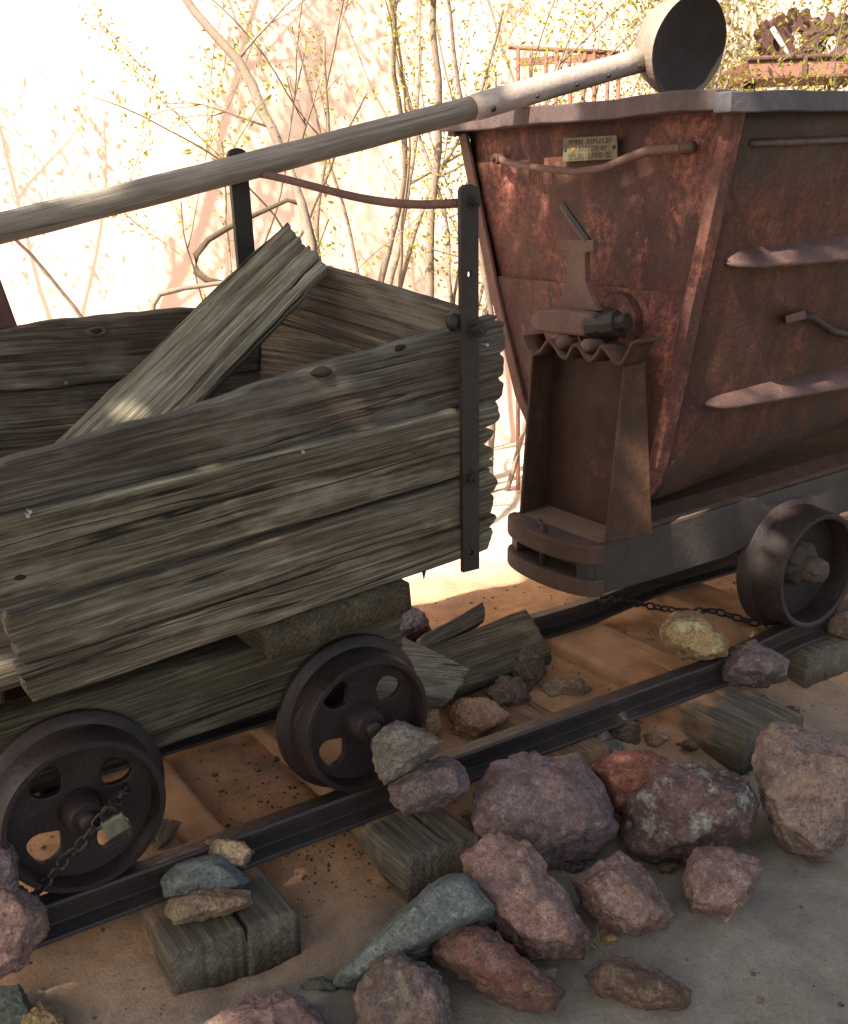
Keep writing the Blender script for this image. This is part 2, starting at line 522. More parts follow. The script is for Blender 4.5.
S = {
    'purple': stone('purple_rock', (0.125, 0.090, 0.090), (0.245, 0.180, 0.175), (0.42, 0.35, 0.33)),
    'plum': stone('plum_rock', (0.155, 0.105, 0.102), (0.295, 0.210, 0.203), (0.48, 0.40, 0.38), facing=(0.115, 0.085, 0.085)),
    'mauve': stone('mauve_rock', (0.16, 0.110, 0.092), (0.29, 0.205, 0.175), (0.46, 0.38, 0.33), facing=(0.30, 0.21, 0.15)),
    'pink': stone('pink_rock', (0.22, 0.122, 0.102), (0.39, 0.240, 0.200), (0.60, 0.49, 0.43), facing=(0.16, 0.115, 0.108)),
    'red': stone('red_rock', (0.20, 0.070, 0.048), (0.36, 0.150, 0.105), (0.50, 0.36, 0.30), facing=(0.13, 0.09, 0.09)),
    'lichen': stone('lichen_rock', (0.095, 0.060, 0.056), (0.200, 0.118, 0.105), (0.34, 0.27, 0.25), facing=(0.30, 0.305, 0.26)),
    'tan': stone('tan_rock', (0.22, 0.155, 0.100), (0.38, 0.285, 0.190), (0.54, 0.46, 0.35), facing=(0.20, 0.10, 0.055)),
    'grey': stone('grey_rock', (0.15, 0.128, 0.108), (0.29, 0.250, 0.213), (0.45, 0.40, 0.34), facing=(0.32, 0.215, 0.10)),
    'blue': stone('blue_slate', (0.120, 0.135, 0.125), (0.225, 0.245, 0.228), (0.40, 0.42, 0.39)),
    'green': stone('green_slate', (0.10, 0.108, 0.088), (0.18, 0.190, 0.155), (0.30, 0.31, 0.26)),
    'brown': stone('brown_rock', (0.095, 0.062, 0.046), (0.19, 0.125, 0.090), (0.33, 0.25, 0.20)),
    'yellow': stone('yellow_rock', (0.27, 0.160, 0.075), (0.43, 0.310, 0.165), (0.54, 0.49, 0.32), facing=(0.48, 0.46, 0.25)),
    'orange': stone('orange_rock', (0.30, 0.155, 0.08), (0.47, 0.295, 0.175), (0.62, 0.51, 0.40)),
    'rosy': stone('rosy_rock', (0.20, 0.118, 0.098), (0.37, 0.240, 0.200), (0.58, 0.49, 0.44), facing=(0.125, 0.085, 0.078)),
    'rust': stone('reddish_rock', (0.125, 0.066, 0.052), (0.25, 0.140, 0.110), (0.42, 0.32, 0.27), facing=(0.25, 0.095, 0.060)),
    'bits': plain('dark_bits', (0.045, 0.030, 0.022), 0.4, 60, 0.9),
}

# ------------------------------------------------------------------ setting: ground and wall


def ground_h(x, y):
    def ss(a, b, t):
        t = max(0, min(1, (t - a) / (b - a))); return t * t * (3 - 2 * t)
    h = -0.205 + 0.082 * ss(-0.30, 0.14, y)
    h += 0.035 * ss(0.62, 0.85, y) * (1 - ss(1.15, 1.6, y))
    h -= 0.0 + 0.02 * ss(1.3, 2.5, y)
    near = 1 - ss(3, 8, math.hypot(x, y))
    h += near * (0.016 * fbm((x * 2.1, y * 2.1, 0.3), 3) + 0.006 * fbm((x * 9, y * 9, 4.3), 3))
    # soft dips between the ties
    if -0.3 < y < 0.75:
        h -= 0.012 * math.cos((x + 0.47) * 2 * math.pi / 0.5)
    return h


def axis_pts(lo, hi, a, b, step):
    c = list(np.arange(a, b + 1e-6, step))
    left, s, x = [], step, a
    while x > lo:
        s *= 1.35; x -= s; left.append(max(x, lo - 1))
    right, s, x = [], step, b
    while x < hi:
        s *= 1.35; x += s; right.append(x)
    return left[::-1] + c + right


gx = axis_pts(-300, 300, -1.6, 2.6, 0.022)
gy = axis_pts(-300, 300, -1.5, 1.9, 0.022)
gv = [(x, y, ground_h(x, y)) for y in gy for x in gx]
nx = len(gx)
gf = [(j * nx + i, j * nx + i + 1, (j + 1) * nx + i + 1, (j + 1) * nx + i) for j in range(len(gy) - 1) for i in range(nx - 1)]
t = NT('dusty_ground')
co = t.coords(rand=False)
n1 = t.noise(co, 1.6, 6); n2 = t.noise(co, 14, 8, 0.65); n3 = t.noise(co, 120, 5, 0.7)
grey = t.ramp(n2, [(0.3, (0.160, 0.143, 0.118)), (0.7, (0.245, 0.222, 0.186))])
orange = t.ramp(n2, [(0.3, (0.33, 0.165, 0.078)), (0.7, (0.52, 0.290, 0.150))])
sep = t.n('ShaderNodeSeparateXYZ'); t.l(t.tc.outputs['Object'], sep.inputs[0])
yy = t.math('ADD', sep.outputs[1], t.math('MULTIPLY', t.math('SUBTRACT', n1, 0.5), 0.9))
band = t.ramp(t.math('MULTIPLY', t.math('ADD', yy, 1.0), 0.25), [(0.16, 0.0), (0.27, 1.0)])
base = t.mix(band, grey, orange)
farm = t.ramp(t.math('MULTIPLY', sep.outputs[1], 0.2), [(0.20, 0.0), (0.30, 1.0)])
base = t.mix(farm, base, (0.60, 0.50, 0.42))  # paler beyond the track: sunlight on the far ground put into the colour
base = t.mix(t.ramp(n3, [(0.33, 0.45), (0.5, 0.0)]), base, (0.10, 0.075, 0.055))
sp2_ = t.noise(co, 330, 2, 0.5)
base = t.mix(t.ramp(sp2_, [(0.64, 0.0), (0.70, 0.7)]), base, (0.36, 0.32, 0.27))
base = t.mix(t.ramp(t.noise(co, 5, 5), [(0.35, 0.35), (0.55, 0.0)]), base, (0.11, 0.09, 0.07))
bm = t.bump(n3, 0.8, 0.005); bm = t.bump(n2, 0.6, 0.014, bm)
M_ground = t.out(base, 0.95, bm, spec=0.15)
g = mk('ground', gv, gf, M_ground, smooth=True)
tag(g, 'dusty tan and orange desert ground under and around the track', kind='structure')

# adobe wall far behind
t = NT('adobe_plaster')
co = t.coords(rand=False)
n1 = t.noise(co, 1.2, 6); n2 = t.noise(co, 25, 6)
base = t.ramp(n1, [(0.3, (0.55, 0.40, 0.345)), (0.7, (0.61, 0.455, 0.40))])
M_wall = t.out(base, 0.95, t.bump(n2, 0.3, 0.01), spec=0.1)
WN = Vector((-0.62, -0.785, 0)).normalized()       # wall faces the carts
WC = Vector((CAM_POS[0], CAM_POS[1], 0)) - WN * 6.6
wt = Vector((-WN.y, WN.x, 0))
wv, wf = [], []
nw, nh = 60, 12
for j in range(nh + 1):
    for i in range(nw + 1):
        s = -9 + 18 * i / nw; z = -0.6 + 4.4 * j / nh
        d = 0.05 * fbm((s * 0.6, z * 0.7, 9), 3)
        wv.append(WC + wt * s + WN * d + Vector((0, 0, z)))
for j in range(nh):
    for i in range(nw):
        a = j * (nw + 1) + i
        wf.append((a, a + 1, a + nw + 2, a + nw + 1))
b0 = len(wv)
for i in range(nw + 1): wv.append(wv[nh * (nw + 1) + i] - WN * 0.35)
for i in range(nw + 1): wv.append(wv[i] - WN * 0.35)
for i in range(nw):
    wf.append((nh * (nw + 1) + i, nh * (nw + 1) + i + 1, b0 + i + 1, b0 + i))
    wf.append((b0 + i, b0 + i + 1, b0 + nw + 2 + i, b0 + nw + 1 + i))
w = mk('adobe_wall', wv, wf, M_wall, smooth=True)
tag(w, 'tall sunlit pink adobe wall behind the shrubs', 'wall')


# ------------------------------------------------------------------ planks
def plank(name, c, thick, mat, parent=None, nu=90, nv=26, rag=(0.0, 0.0), seed=0, ridge=0.0018, wob=0.006, cracks=(), chip=0.0, rnd=0.006):
    """c: bl, br, tr, tl of the front face, first edge runs along the grain"""
    bl, br, tr, tl = [Vector(p) for p in c]
    L = (br - bl)
    n = L.cross(tl - bl).normalized()
    fr = frame_at(bl, L, n)
    Ln = L.length
    H = ((tl - bl).length + (tr - br).length) / 2
    rr = random.Random(seed)
    so = rr.random() * 50
    vs_, fs = [], []
    xd = L.normalized()
    m = 2 * nv
    for i in range(nu + 1):
        u = i / nu
        wt_ = wob * fbm((u * Ln * 4 + so, 1.7, so), 3)
        wb_ = wob * fbm((u * Ln * 4 + so, 7.7, so), 3)
        for k in range(m):
            front = k < nv
            j = k if front else (m - 1 - k)
            v = j / (nv - 1)
            # rounded edges
            e = min(v, 1 - v) * H
            inset = 0.0
            if e < rnd: inset = rnd - math.sqrt(max(0, rnd * rnd - (rnd - e) ** 2))
            p = (bl * (1 - u) + br * u) * (1 - v) + (tl * (1 - u) + tr * u) * v
            p = p + (tl - bl).normalized() * (wt_ * v + wb_ * (1 - v))
            x = u * Ln; h = v * H
            gr = noise.noise(Vector((x * 1.6 + so, h * 75 + 0.4 * noise.noise(Vector((x * 3, h * 4, so))), so)))
            gr2 = noise.noise(Vector((x * 3.0 + so, h * 130, so + 9)))
            d = ridge * (min(gr, 0.1) * 1.2 + 1.0 * gr2 + 2.2 * noise.noise(Vector((x * 2.2 + so, h * 9, so + 4)))) - inset
            for (cv, u0, u1, dep) in cracks:
                cvv = cv + 0.03 * noise.noise(Vector((x * 3, cv * 9, so)))
                if u0 < u < u1 and abs(v - cvv) * H < 0.006:
                    d -= dep * min(1, (u - u0) * 12, (u1 - u) * 12) * (1 - abs(v - cvv) * H / 0.007)
            if front: p = p + n * d
            else: p = p - n * (thick + d * 0.6)
            # ragged ends
            for end, amt in ((0, rag[0]), (1, rag[1])):
                if amt:
                    w = max(0, 1 - (u if end == 0 else 1 - u) * Ln / 0.10)
                    if w > 0:
                        ph = h / 0.046 + 1.7 * noise.noise(Vector((h * 11 + so, end * 5, so))) + so
                        fg = abs(math.sin(math.pi * ph)) ** 0.35
                        kf = math.floor(ph)
                        q2 = noise.noise(Vector((h * 60 + so, end * 5, so)))
                        q = (0.25 + 1.0 * abs(noise.noise(Vector((round(ph) * 2.3 + so, 8.1, so)))) * 1.6) * (1 - fg) + 0.45 * (0.5 + noise.noise(Vector((kf * 1.7 + so, 3.3, so)))) + 0.06 * q2
                        if not front: q += 0.12 * noise.noise(Vector((h * 20, so, 8)))
                        p = p + xd * (amt * q * w * (1 if end == 0 else -1))
                        if front: p = p - n * (0.004 * w * (0.5 + q2))
            vs_.append(p)
    for i in range(nu):
        for k in range(m):
            k2 = (k + 1) % m
            fs.append((i * m + k, (i + 1) * m + k, (i + 1) * m + k2, i * m + k2))
    for e, base in ((0, 0), (1, nu * m)):
        for j in range(nv - 1):
            a, b_, c_, d_ = base + j, base + j + 1, base + m - 2 - j, base + m - 1 - j
            fs.append((a, b_, c_, d_) if e == 0 else (d_, c_, b_, a))
    return mk(name, vs_, fs, mat, parent, True, fr)


def bolt(parent, p, n, r=0.014, h=0.014, mat=None, hexn=6, washer=True, name='bolt'):
    p = Vector(p); n = Vector(n).normalized()
    vf = [lathe(p, n, [(0, 0.0001), (0, r), (h, r), (h, r * 0.75), (h + 0.001, 0.0001)], hexn)]
    vf.append(lathe(p, n, [(h, r * 0.55), (h + 0.012, r * 0.5), (h + 0.012, 0.0001)], 10))
    if washer: vf.append(lathe(p, n, [(0.0, r * 1.5), (0.003, r * 1.5), (0.003, 0.0001)], 16))
    v, f = join(*vf)
    return mk(name, v, f, mat or M_iron, parent, False, Matrix.Translation(p))


# ------------------------------------------------------------------ wheels
def wheel(parent, cx, cy, cz, r, holes=True, flip=1, grease=False, dish=0.045):
    """axis along Y; outer face towards -Y*flip; cy is the plane of the outer rim edge"""
    ax = Vector((0, flip, 0))
    c = Vector((cx, cy, cz))
    fr = Matrix.Translation(c)
    # rim: outer lip, tread, flange
    prof = [(0.010, r * 0.895), (0.0, r * 0.915), (0.0, r * 0.98), (0.005, r), (0.072, r * 1.03), (0.080, r * 1.12), (0.088, r * 1.16),
            (0.100, r * 1.16), (0.108, r * 1.12), (0.108, r * 0.90), (0.055, r * 0.87)]
    if grease:
        prof = [(0.004, r * 0.90), (0.0, r * 0.93), (0.0, r * 0.985), (0.006, r), (0.105, r * 1.04), (0.120, r * 1.12), (0.130, r * 1.16),
                (0.145, r * 1.16), (0.153, r * 1.12), (0.153, r * 0.90), (0.10, r * 0.86)]
    v, f = lathe(c, ax, prof, 64, closed=True)
    wh = mk('wheel', v, f, M_wheel, parent, True, fr)
    md = wh.modifiers.new('edges', 'EDGE_SPLIT'); md.split_angle = math.radians(40)
    # web with four oval holes
    dz_ = dish if not grease else 0.085
    bm = bmesh.new()
    edges = []

    def loop(pts):
        vv_ = [bm.verts.new((x, flip * (dz_ + 0.01 * (1 - (math.hypot(x, z) / r) ** 2)), z)) for x, z in pts]
        for i_ in range(len(vv_)): edges.append(bm.edges.new((vv_[i_], vv_[(i_ + 1) % len(vv_)])))
    loop([(math.cos(2 * math.pi * k / 64) * r * 0.91, math.sin(2 * math.pi * k / 64) * r * 0.91) for k in range(64)])
    loop([(math.cos(2 * math.pi * k / 32) * r * 0.19, math.sin(2 * math.pi * k / 32) * r * 0.19) for k in range(32)])
    if holes:
        for q in range(4):
            ha = math.radians(38 + 90 * q); hr = r * 0.585
            pts_ = []
            for k in range(28):
                a_ = 2 * math.pi * k / 28
                rd, tn = r * (0.185 + 0.012 * q) * math.cos(a_) ** 1 * (1 - 0.10 * math.sin(3 * a_ + q)), r * 0.205 * math.sin(a_) * (1 + 0.08 * math.cos(2 * a_ + q))
                an = ha + tn / hr
                pts_.append((math.cos(an) * (hr + rd), math.sin(an) * (hr + rd)))
            loop(pts_)
    bmesh.ops.triangle_fill(bm, use_beauty=True, edges=edges)
    me = bpy.data.meshes.new('wheel_web')
    bm.to_mesh(me); bm.free()
    me.materials.append(M_wheel)
    wb = bpy.data.objects.new('wheel_web', me)
    link(wb, wh, fr)
    md = wb.modifiers.new('solid', 'SOLIDIFY'); md.thickness = 0.018; md.offset = 0
    md = wb.modifiers.new('bevel', 'BEVEL'); md.width = 0.003; md.segments = 2; md.limit_method = 'ANGLE'; md.angle_limit = math.radians(50)
    # hub and axle end
    if grease:
        v, f = lathe(c, ax, [(-0.012, 0.0001), (-0.013, r * 0.08), (-0.012, r * 0.17), (-0.006, r * 0.19), (0.0, r * 0.2), (0.01, r * 0.215), (0.02, r * 0.23), (0.035, r * 0.24), (0.05, r * 0.25), (0.10, r * 0.3)], 48)
        v = [p + Vector((1, 0.5, 1)) * 0.007 * fbm(p * 55, 3) for p in v]
        mk('hub', v, f, M_grease, wh, True, fr)
        v, f = lathe(c + Vector((-0.02, 0, 0.02)), ax, [(0.035, 0.0001), (0.03, r * 0.12), (0.03, r * 0.2), (0.035, r * 0.27), (0.045, r * 0.34), (0.06, r * 0.38), (0.09, r * 0.4)], 48)
        v = [p + Vector((1, 0.5, 1)) * 0.010 * fbm(p * 45, 3) for p in v]
        mk('caked_dirt', v, f, M_grease, wh, True, fr)
    else:
        v, f = lathe(c, ax, [(-0.010, 0.0001), (-0.010, r * 0.205), (-0.002, r * 0.235), (0.030, r * 0.25), (0.056, r * 0.30)], 32)
        h = mk('hub', v, f, M_wheel, wh, True, fr)
        md = h.modifiers.new('edges', 'EDGE_SPLIT'); md.split_angle = math.radians(35)
        v, f = lathe(c, ax, [(-0.028, 0.0001), (-0.028, r * 0.10), (-0.023, r * 0.12), (0.0, r * 0.12)], 20)
        mk('axle_end', v, f, M_wheel, wh, True, fr)
    return wh


# ------------------------------------------------------------------ track
GAUGE = 0.60
HEAD = 0.020


def rail_dz(x):
    return 0.039 * max(0, min(1, (x - 1.2) / 0.36))


def rail(name, y, x0, x1, label):
    prof = [(-0.020, 0.0), (0.020, 0.0), (0.024, -0.006), (0.023, -0.022), (0.007, -0.030), (0.006, -0.062), (0.040, -0.071), (0.042, -0.080),
            (-0.042, -0.080), (-0.040, -0.071), (-0.006, -0.062), (-0.007, -0.030), (-0.023, -0.022), (-0.024, -0.006)]
    v, f = [], []
    n = len(prof)
    N = 60
    for i in range(N + 1):
        x = x0 + (x1 - x0) * i / N
        for (a, z) in prof:
            v.append((x, y + a + 0.003 * math.sin(x * 2.0), z + rail_dz(x)))
    for i in range(N):
        for k in range(n):
            k2 = (k + 1) % n
            f.append((i * n + k, (i + 1) * n + k, (i + 1) * n + k2, i * n + k2))
    f.append(tuple(range(n))); f.append(tuple(range(N * n, N * n + n))[::-1])
    o = mk(name, v, f, M_rail, None, False, Matrix.Translation((x0, y, 0)), bevel=0.002)
    return tag(o, label, 'rail', 'rails of the track')


near_rail = rail('rail', 0.0, -0.895, 3.2, 'near rusty steel rail under the wheels facing the camera')
far_rail = rail('rail', GAUGE, -2.2, 3.2, 'far dark steel rail half hidden behind the carts')

TIES = [(-0.51, 0.28, -0.235, 'cracked grey timber tie carrying three flat stones, lower left', MW_tie),
        (0.00, 0.21, -0.235, 'grey timber tie end beneath the two stones at the middle wheel', MW_tie),
        (0.56, 0.23, -0.10, 'dust covered timber tie lying under the gap between the carts', MW_dusty),
        (1.12, 0.25, -0.29, 'grey timber tie holding the rough purple stone under the steel cart', MW_tie),
        (1.66, 0.22, -0.10, 'timber tie under the steel cart beyond its front wheel', MW_tie)]
for i, (x, wd, y0, lab, m) in enumerate(TIES):
    z = -0.0815 + rail_dz(x)
    sk = 0.02 * (i % 2)
    o = plank('railway_tie', [(x + wd / 2 + sk, y0, z), (x + wd / 2, GAUGE + 0.25, z), (x - wd / 2, GAUGE + 0.25, z), (x - wd / 2 + sk, y0 + 0.02, z)], 0.15, m, None,
              nu=80, nv=44, rag=(0.006, 0.01), seed=20 + i, ridge=0.0012, cracks=[(0.42, -0.2, 0.4, 0.05)] if i == 0 else [(0.4, 0, 0.5, 0.012)], rnd=0.016)
    tag(o, lab, 'railway tie', 'ties of the track')

# ------------------------------------------------------------------ wooden cart
cart = thing('wooden_ore_cart', 'broken wooden ore cart with grey plank sides and iron spoked wheels', 'ore cart', (-0.4, 0.28, 0.0))
YN = -0.05


def side_pt(px, py, y=YN): return at(px, py, 'Y', y)


def nplank(tlp, trp, brp, blp, y, **kw):
    return plank('plank', [side_pt(*blp, y), side_pt(*brp, y), side_pt(*trp, y), side_pt(*tlp, y)], kw.pop('th', 0.05), kw.pop('mat', MW_side), cart, **kw)


nplank((-60, 483), (510, 312), (506, 398), (-60, 543), YN + 0.042, rag=(0.01, 0.075), seed=1, nu=150, nv=40, mat=MW_dark, cracks=[(0.5, 0.5, 0.98, 0.012), (0.25, 0.7, 1.2, 0.02)], wob=0.010)
nplank((-60, 541), (502, 402), (500, 466), (-40, 622), YN, rag=(0.02, 0.06), seed=2, nu=160, nv=40, cracks=[(0.6, 0.3, 0.9, 0.012), (0.35, 0.75, 1.2, 0.02)])
nplank((2, 621), (500, 468), (498, 513), (18, 669), YN + 0.004, rag=(0.03, 0.05), seed=3, nu=150, nv=30, cracks=[(0.45, 0.0, 0.5, 0.012)])
nplank((16, 671), (498, 515), (494, 548), (30, 706), YN - 0.001, rag=(0.025, 0.05), seed=4, nu=150, nv=24)
nplank((-60, 536), (460, 409), (460, 413), (-60, 545), YN + 0.004, th=0.040, rag=(0, 0.01), seed=9, nu=110, nv=8, mat=MW_pale, wob=0.002, rnd=0.002)  # pale strip standing in for the light on the middle plank's top edge
# far side, inner faces seen
YF = 0.62
nplank((-60, 334), (262, 300), (262, 368), (-60, 396), YF, rag=(0, 0.02), seed=5, nu=110, nv=30, mat=MW_dark, wob=0.02)
nplank((-60, 399), (262, 371), (262, 432), (-60, 470), YF + 0.012, rag=(0, 0.02), seed=6, nu=90, mat=MW_dark)
nplank((-60, 473), (262, 435), (262, 520), (-60, 560), YF + 0.006, rag=(0, 0.02), seed=7, nu=60, mat=MW_dark)
# end boards towards the steel cart, inner faces seen
E0, E1 = Vector((0.02, YF - 0.005, 0)), Vector((0.235, YN + 0.060, 0))
en = (E1 - E0).normalized()
ek = Vector((-en.y, en.x, 0)); ek = ek if ek.x < 0 else -ek


def end_pt(px, py, off=0.0): return at_plane(px, py, ek, ek.dot(E0) + off)


plank('end_board', [end_pt(255, 316), end_pt(452, 378), end_pt(470, 314), end_pt(268, 252)], 0.045, MW_dark, cart, nu=90, nv=30, rag=(0.02, 0.01), seed=11, cracks=[(0.3, 0.2, 0.7, 0.015)])
plank('end_board', [end_pt(225, 390, 0.004), end_pt(452, 430, 0.004), end_pt(452, 381, 0.004), end_pt(230, 308, 0.004)], 0.045, MW_dark, cart, nu=70, nv=26, seed=12)
plank('end_board', [end_pt(225, 470, 0.0), end_pt(452, 520, 0.0), end_pt(452, 434, 0.0), end_pt(225, 394, 0.0)], 0.045, MW_dark, cart, nu=50, nv=20, seed=13)
# floor boards
for k in range(4):
    y0 = 0.015 + k * 0.15
    plank('floor_board', [(-1.0, y0, 0.50), (0.19, y0, 0.585), (0.17, y0 + 0.145, 0.585), (-1.0, y0 + 0.145, 0.50)], 0.035, MW_dark, cart, nu=40, nv=12, seed=30 + k)
# sills and bolsters
plank('sill', [side_pt(-60, 834, 0.085), side_pt(405, 660, 0.085), side_pt(405, 600, 0.085), side_pt(-60, 740, 0.085)], 0.09, MW_sill, cart, nu=110, nv=30, rag=(0, 0.02), seed=14, cracks=[(0.3, 0.5, 0.95, 0.01)], rnd=0.012)
plank('sill', [(-0.98, 0.52, 0.29), (0.13, 0.52, 0.37), (0.13, 0.52, 0.50), (-0.98, 0.52, 0.42)], 0.09, MW_sill, cart, nu=50, nv=16, seed=15)
# bolster across under the right end, its end grain facing out
bb = [side_pt(262, 655, -0.01), side_pt(408, 622, -0.01), side_pt(410, 578, -0.01), side_pt(262, 628, -0.01)]
back = Vector((0, 0.68, 0))
plank('bolster', [bb[3], bb[3] + back, bb[2] + back, bb[2]][::-1] if False else [bb[2], bb[2] + back, bb[3] + back, bb[3]], 0.085, MW_end, cart, nu=60, nv=26, rag=(0.008, 0.01), seed=16, rnd=0.01)
plank('bolster', [(-0.88, 0.10, 0.44), (-0.88, 0.66, 0.44), (-1.02, 0.66, 0.43), (-1.02, 0.10, 0.43)], 0.07, MW_end, cart, nu=40, nv=16, seed=17)

# iron strap with holes at the near corner
st, sb = side_pt(468, 184, YN - 0.004), side_pt(470, 570, YN - 0.004)


def strap(p_top, p_bot, wd, th, ny, parent, hole_f=(), name='iron_strap'):
    """flat bar facing -Y, vertical, with round holes cut through"""
    p_top, p_bot = Vector(p_top), Vector(p_bot)
    Ln = (p_top - p_bot).length
    zd = (p_top - p_bot).normalized()
    xd = Vector((1, 0, 0)); xd = (xd - zd * xd.dot(zd)).normalized()
    yd = zd.cross(xd)
    bm = bmesh.new()
    nz = 46; hs = [h * Ln for h in hole_f]
    outline = []
    hw = wd / 2
    for k in range(7):
        a = math.pi * k / 6
        outline.append((hw * math.cos(a), Ln - hw * 0.6 + hw * 0.6 * math.sin(a)))
    left = [(-hw + 0.0012 * noise.noise(Vector((z * 9, 2, 0))), Ln - hw - (Ln - hw) * i / 20) for i in range(1, 21) for z in [i]]
    right = [(hw + 0.0012 * noise.noise(Vector((z * 9, 7, 0))), (Ln - hw) * i / 20) for i in range(0, 20) for z in [i]]
    pts = outline + left + right
    verts = [bm.verts.new(p_bot + xd * a + zd * b) for a, b in pts]
    edges = [bm.edges.new((verts[i], verts[(i + 1) % len(verts)])) for i in range(len(verts))]
    for h in hs:
        cv = [bm.verts.new(p_bot + xd * (0.007 * math.cos(2 * math.pi * k / 12)) + zd * (h + 0.008 * math.sin(2 * math.pi * k / 12))) for k in range(12)]
        edges += [bm.edges.new((cv[i], cv[(i + 1) % 12])) for i in range(12)]
    r = bmesh.ops.triangle_fill(bm, use_beauty=True, edges=edges)
    me = bpy.data.meshes.new(name)
    fr = Matrix.Translation(p_bot)
    bmesh.ops.translate(bm, verts=bm.verts, vec=-p_bot)
    bm.to_mesh(me); bm.free()
    me.materials.append(M_iron)
    o = bpy.data.objects.new(name, me)
    link(o, parent, fr)
    s = o.modifiers.new('solid', 'SOLIDIFY'); s.thickness = th; s.offset = 0
    return o


sp = strap(st, sb, 0.048, 0.012, -1, cart, (0.052, 0.785))
bolt(sp, side_pt(476, 330, YN - 0.010), (0, -1, 0), 0.016, 0.020, name='bolt')
bolt(sp, side_pt(471, 478, YN - 0.010), (0, -1, 0), 0.014, 0.014, name='bolt')
bolt(sp, side_pt(474, 202, YN - 0.010), (0, -1, 0), 0.011, 0.010, name='bolt')
# washered bolt behind the strap, nails
v, f = lathe(side_pt(452, 322, YN + 0.012), (0.2, -1, 0.3), [(0, 0.0001), (0, 0.022), (0.012, 0.018), (0.018, 0.0001)], 20)
mk('bolt_head', v, f, M_iron, cart, True)
for (px, py) in [(487, 345), (66, 383), (28, 516), (30, 512), (303, 452)]:
    y = YN - 0.003 if py > 400 or px > 400 else YF - 0.004
    v, f = lathe(side_pt(px, py, y), (0, -1, 0), [(-0.02, 0.002), (0.0, 0.002), (0.001, 0.0042), (0.003, 0.0036), (0.0035, 0.0001)], 10)
    mk('nail', v, f, M_nail, cart)
v, f = lathe(side_pt(424, 566, YN + 0.02), (0, 0.05, -1), [(-0.03, 0.008), (0.0, 0.008), (0.035, 0.0005)], 8)
mk('spike', v, f, M_iron, cart)
# knots; the near-black raised caps paint the shade inside knot holes
M_knot_shade = plain('knot_shade', (0.018, 0.013, 0.010), 0.3, 50, 0.95, 0.4)
for (px, py, y, s_, m_) in [(322, 372, YN + 0.041, 0.019, M_knot_shade), (97, 331, YF, 0.022, MW_dark), (96, 331, YF - 0.004, 0.011, M_knot_shade), (400, 348, YN + 0.041, 0.010, M_knot_shade), (22, 576, YN, 0.008, M_knot_shade)]:
    p = side_pt(px, py, y)
    v, f = lathe(p, (0, -1, 0.25), [(-0.03, s_ * 1.0), (0.001, s_), (0.004, s_ * 0.7), (0.005, 0.0001)], 20)
    v = [p + Vector(((q.x - p.x) * 1.25, q.y - p.y, (q.z - p.z) * 0.6)) + Vector((1.2, 0.2, 0.6)) * 0.005 * fbm(q * 50, 2) for q in v]
    mk('knot', v, f, m_, cart, True, Matrix.Translation(p))
# far iron post and tie rod between the post and the strap
fp_t, fp_b = at(236, 148, 'Y', 0.655), at(258, 400, 'Y', 0.655)
sp2 = strap(fp_t, fp_b, 0.05, 0.016, -1, cart, ())
rod_a = side_pt(462, 203, YN - 0.002) + Vector((0, 0.012, 0))
rod_b = at(249, 172, 'Y', 0.64)
pts = []
for k in range(15):
    q = k / 14
    p = rod_a.lerp(rod_b, q)
    p.z -= 0.028 * math.sin(q * math.pi) * (1 - q) * 1.4
    pts.append(p)
v, f = tube(pts, 0.010, 10)
mk('tie_rod', v, f, M_flange, cart, True)
# iron brace leaning at the other end of the far side
v, f = hexa([at(-30, 330, 'Y', 0.68), at(19, 330, 'Y', 0.68), at(19, 330, 'Y', 0.70), at(-30, 330, 'Y', 0.70),
             at(-42, 240, 'Y', 0.68), at(-14, 240, 'Y', 0.68), at(-14, 240, 'Y', 0.70), at(-42, 240, 'Y', 0.70)])
mk('iron_brace', v, f, M_flange, cart, bevel=0.004)
# wheels and axles
RW = 0.172
for cx in (-0.738, -0.058):
    for cy, fl in ((-0.028, 1), (GAUGE + 0.028, -1)):
        wheel(cart, cx, cy, RW, RW, True, fl)
    v, f = tube([(cx, -0.01, RW), (cx, GAUGE + 0.01, RW)], 0.022, 14)
    mk('axle', v, f, M_wheel, cart, True)
    v, f = box(cx - 0.06, cx + 0.06, 0.11, 0.17, RW - 0.03, RW + 0.13)
    mk('axle_box', v, f, M_wheel, cart, bevel=0.01)
    v, f = box(cx - 0.06, cx + 0.06, 0.42, 0.48, RW - 0.03, RW + 0.13)
    mk('axle_box', v, f, M_wheel, cart, bevel=0.01)

# loose board lying diagonally in the cart
A, B = at(286, 219, 'Y', 0.47), at(50, 447, 'Y', 0.28)
D, Cc = at(329, 266, 'Y', 0.345), at(190, 412, 'Y', 0.215)
B2 = A + (B - A) * 1.25
C2 = D + (Cc - D) * 1.95
o = plank('loose_board', [C2, D, A, B2], 0.032, MW_pale, None, nu=130, nv=44, rag=(0.0, 0.02), seed=8, ridge=0.0025,
          cracks=[(0.2, 0.45, 1.1, 0.012), (0.5, 0.6, 1.1, 0.012), (0.75, 0.7, 1.2, 0.012)], wob=0.01)
tag(o, 'pale grey splintered board leaning diagonally out of the wooden cart', 'board')

# ------------------------------------------------------------------ steel cart
steel = thing('steel_tipping_cart', 'rusty red steel tipping ore cart with V-shaped body on flanged wheels', 'ore cart', (1.7, 0.28, 0.0))
XE = 0.95
XB = 2.75
SHR = 0.035


def sh(p):
    p = Vector(p); return Vector((p.x, p.y, p.z + SHR * (p.x - XE)))


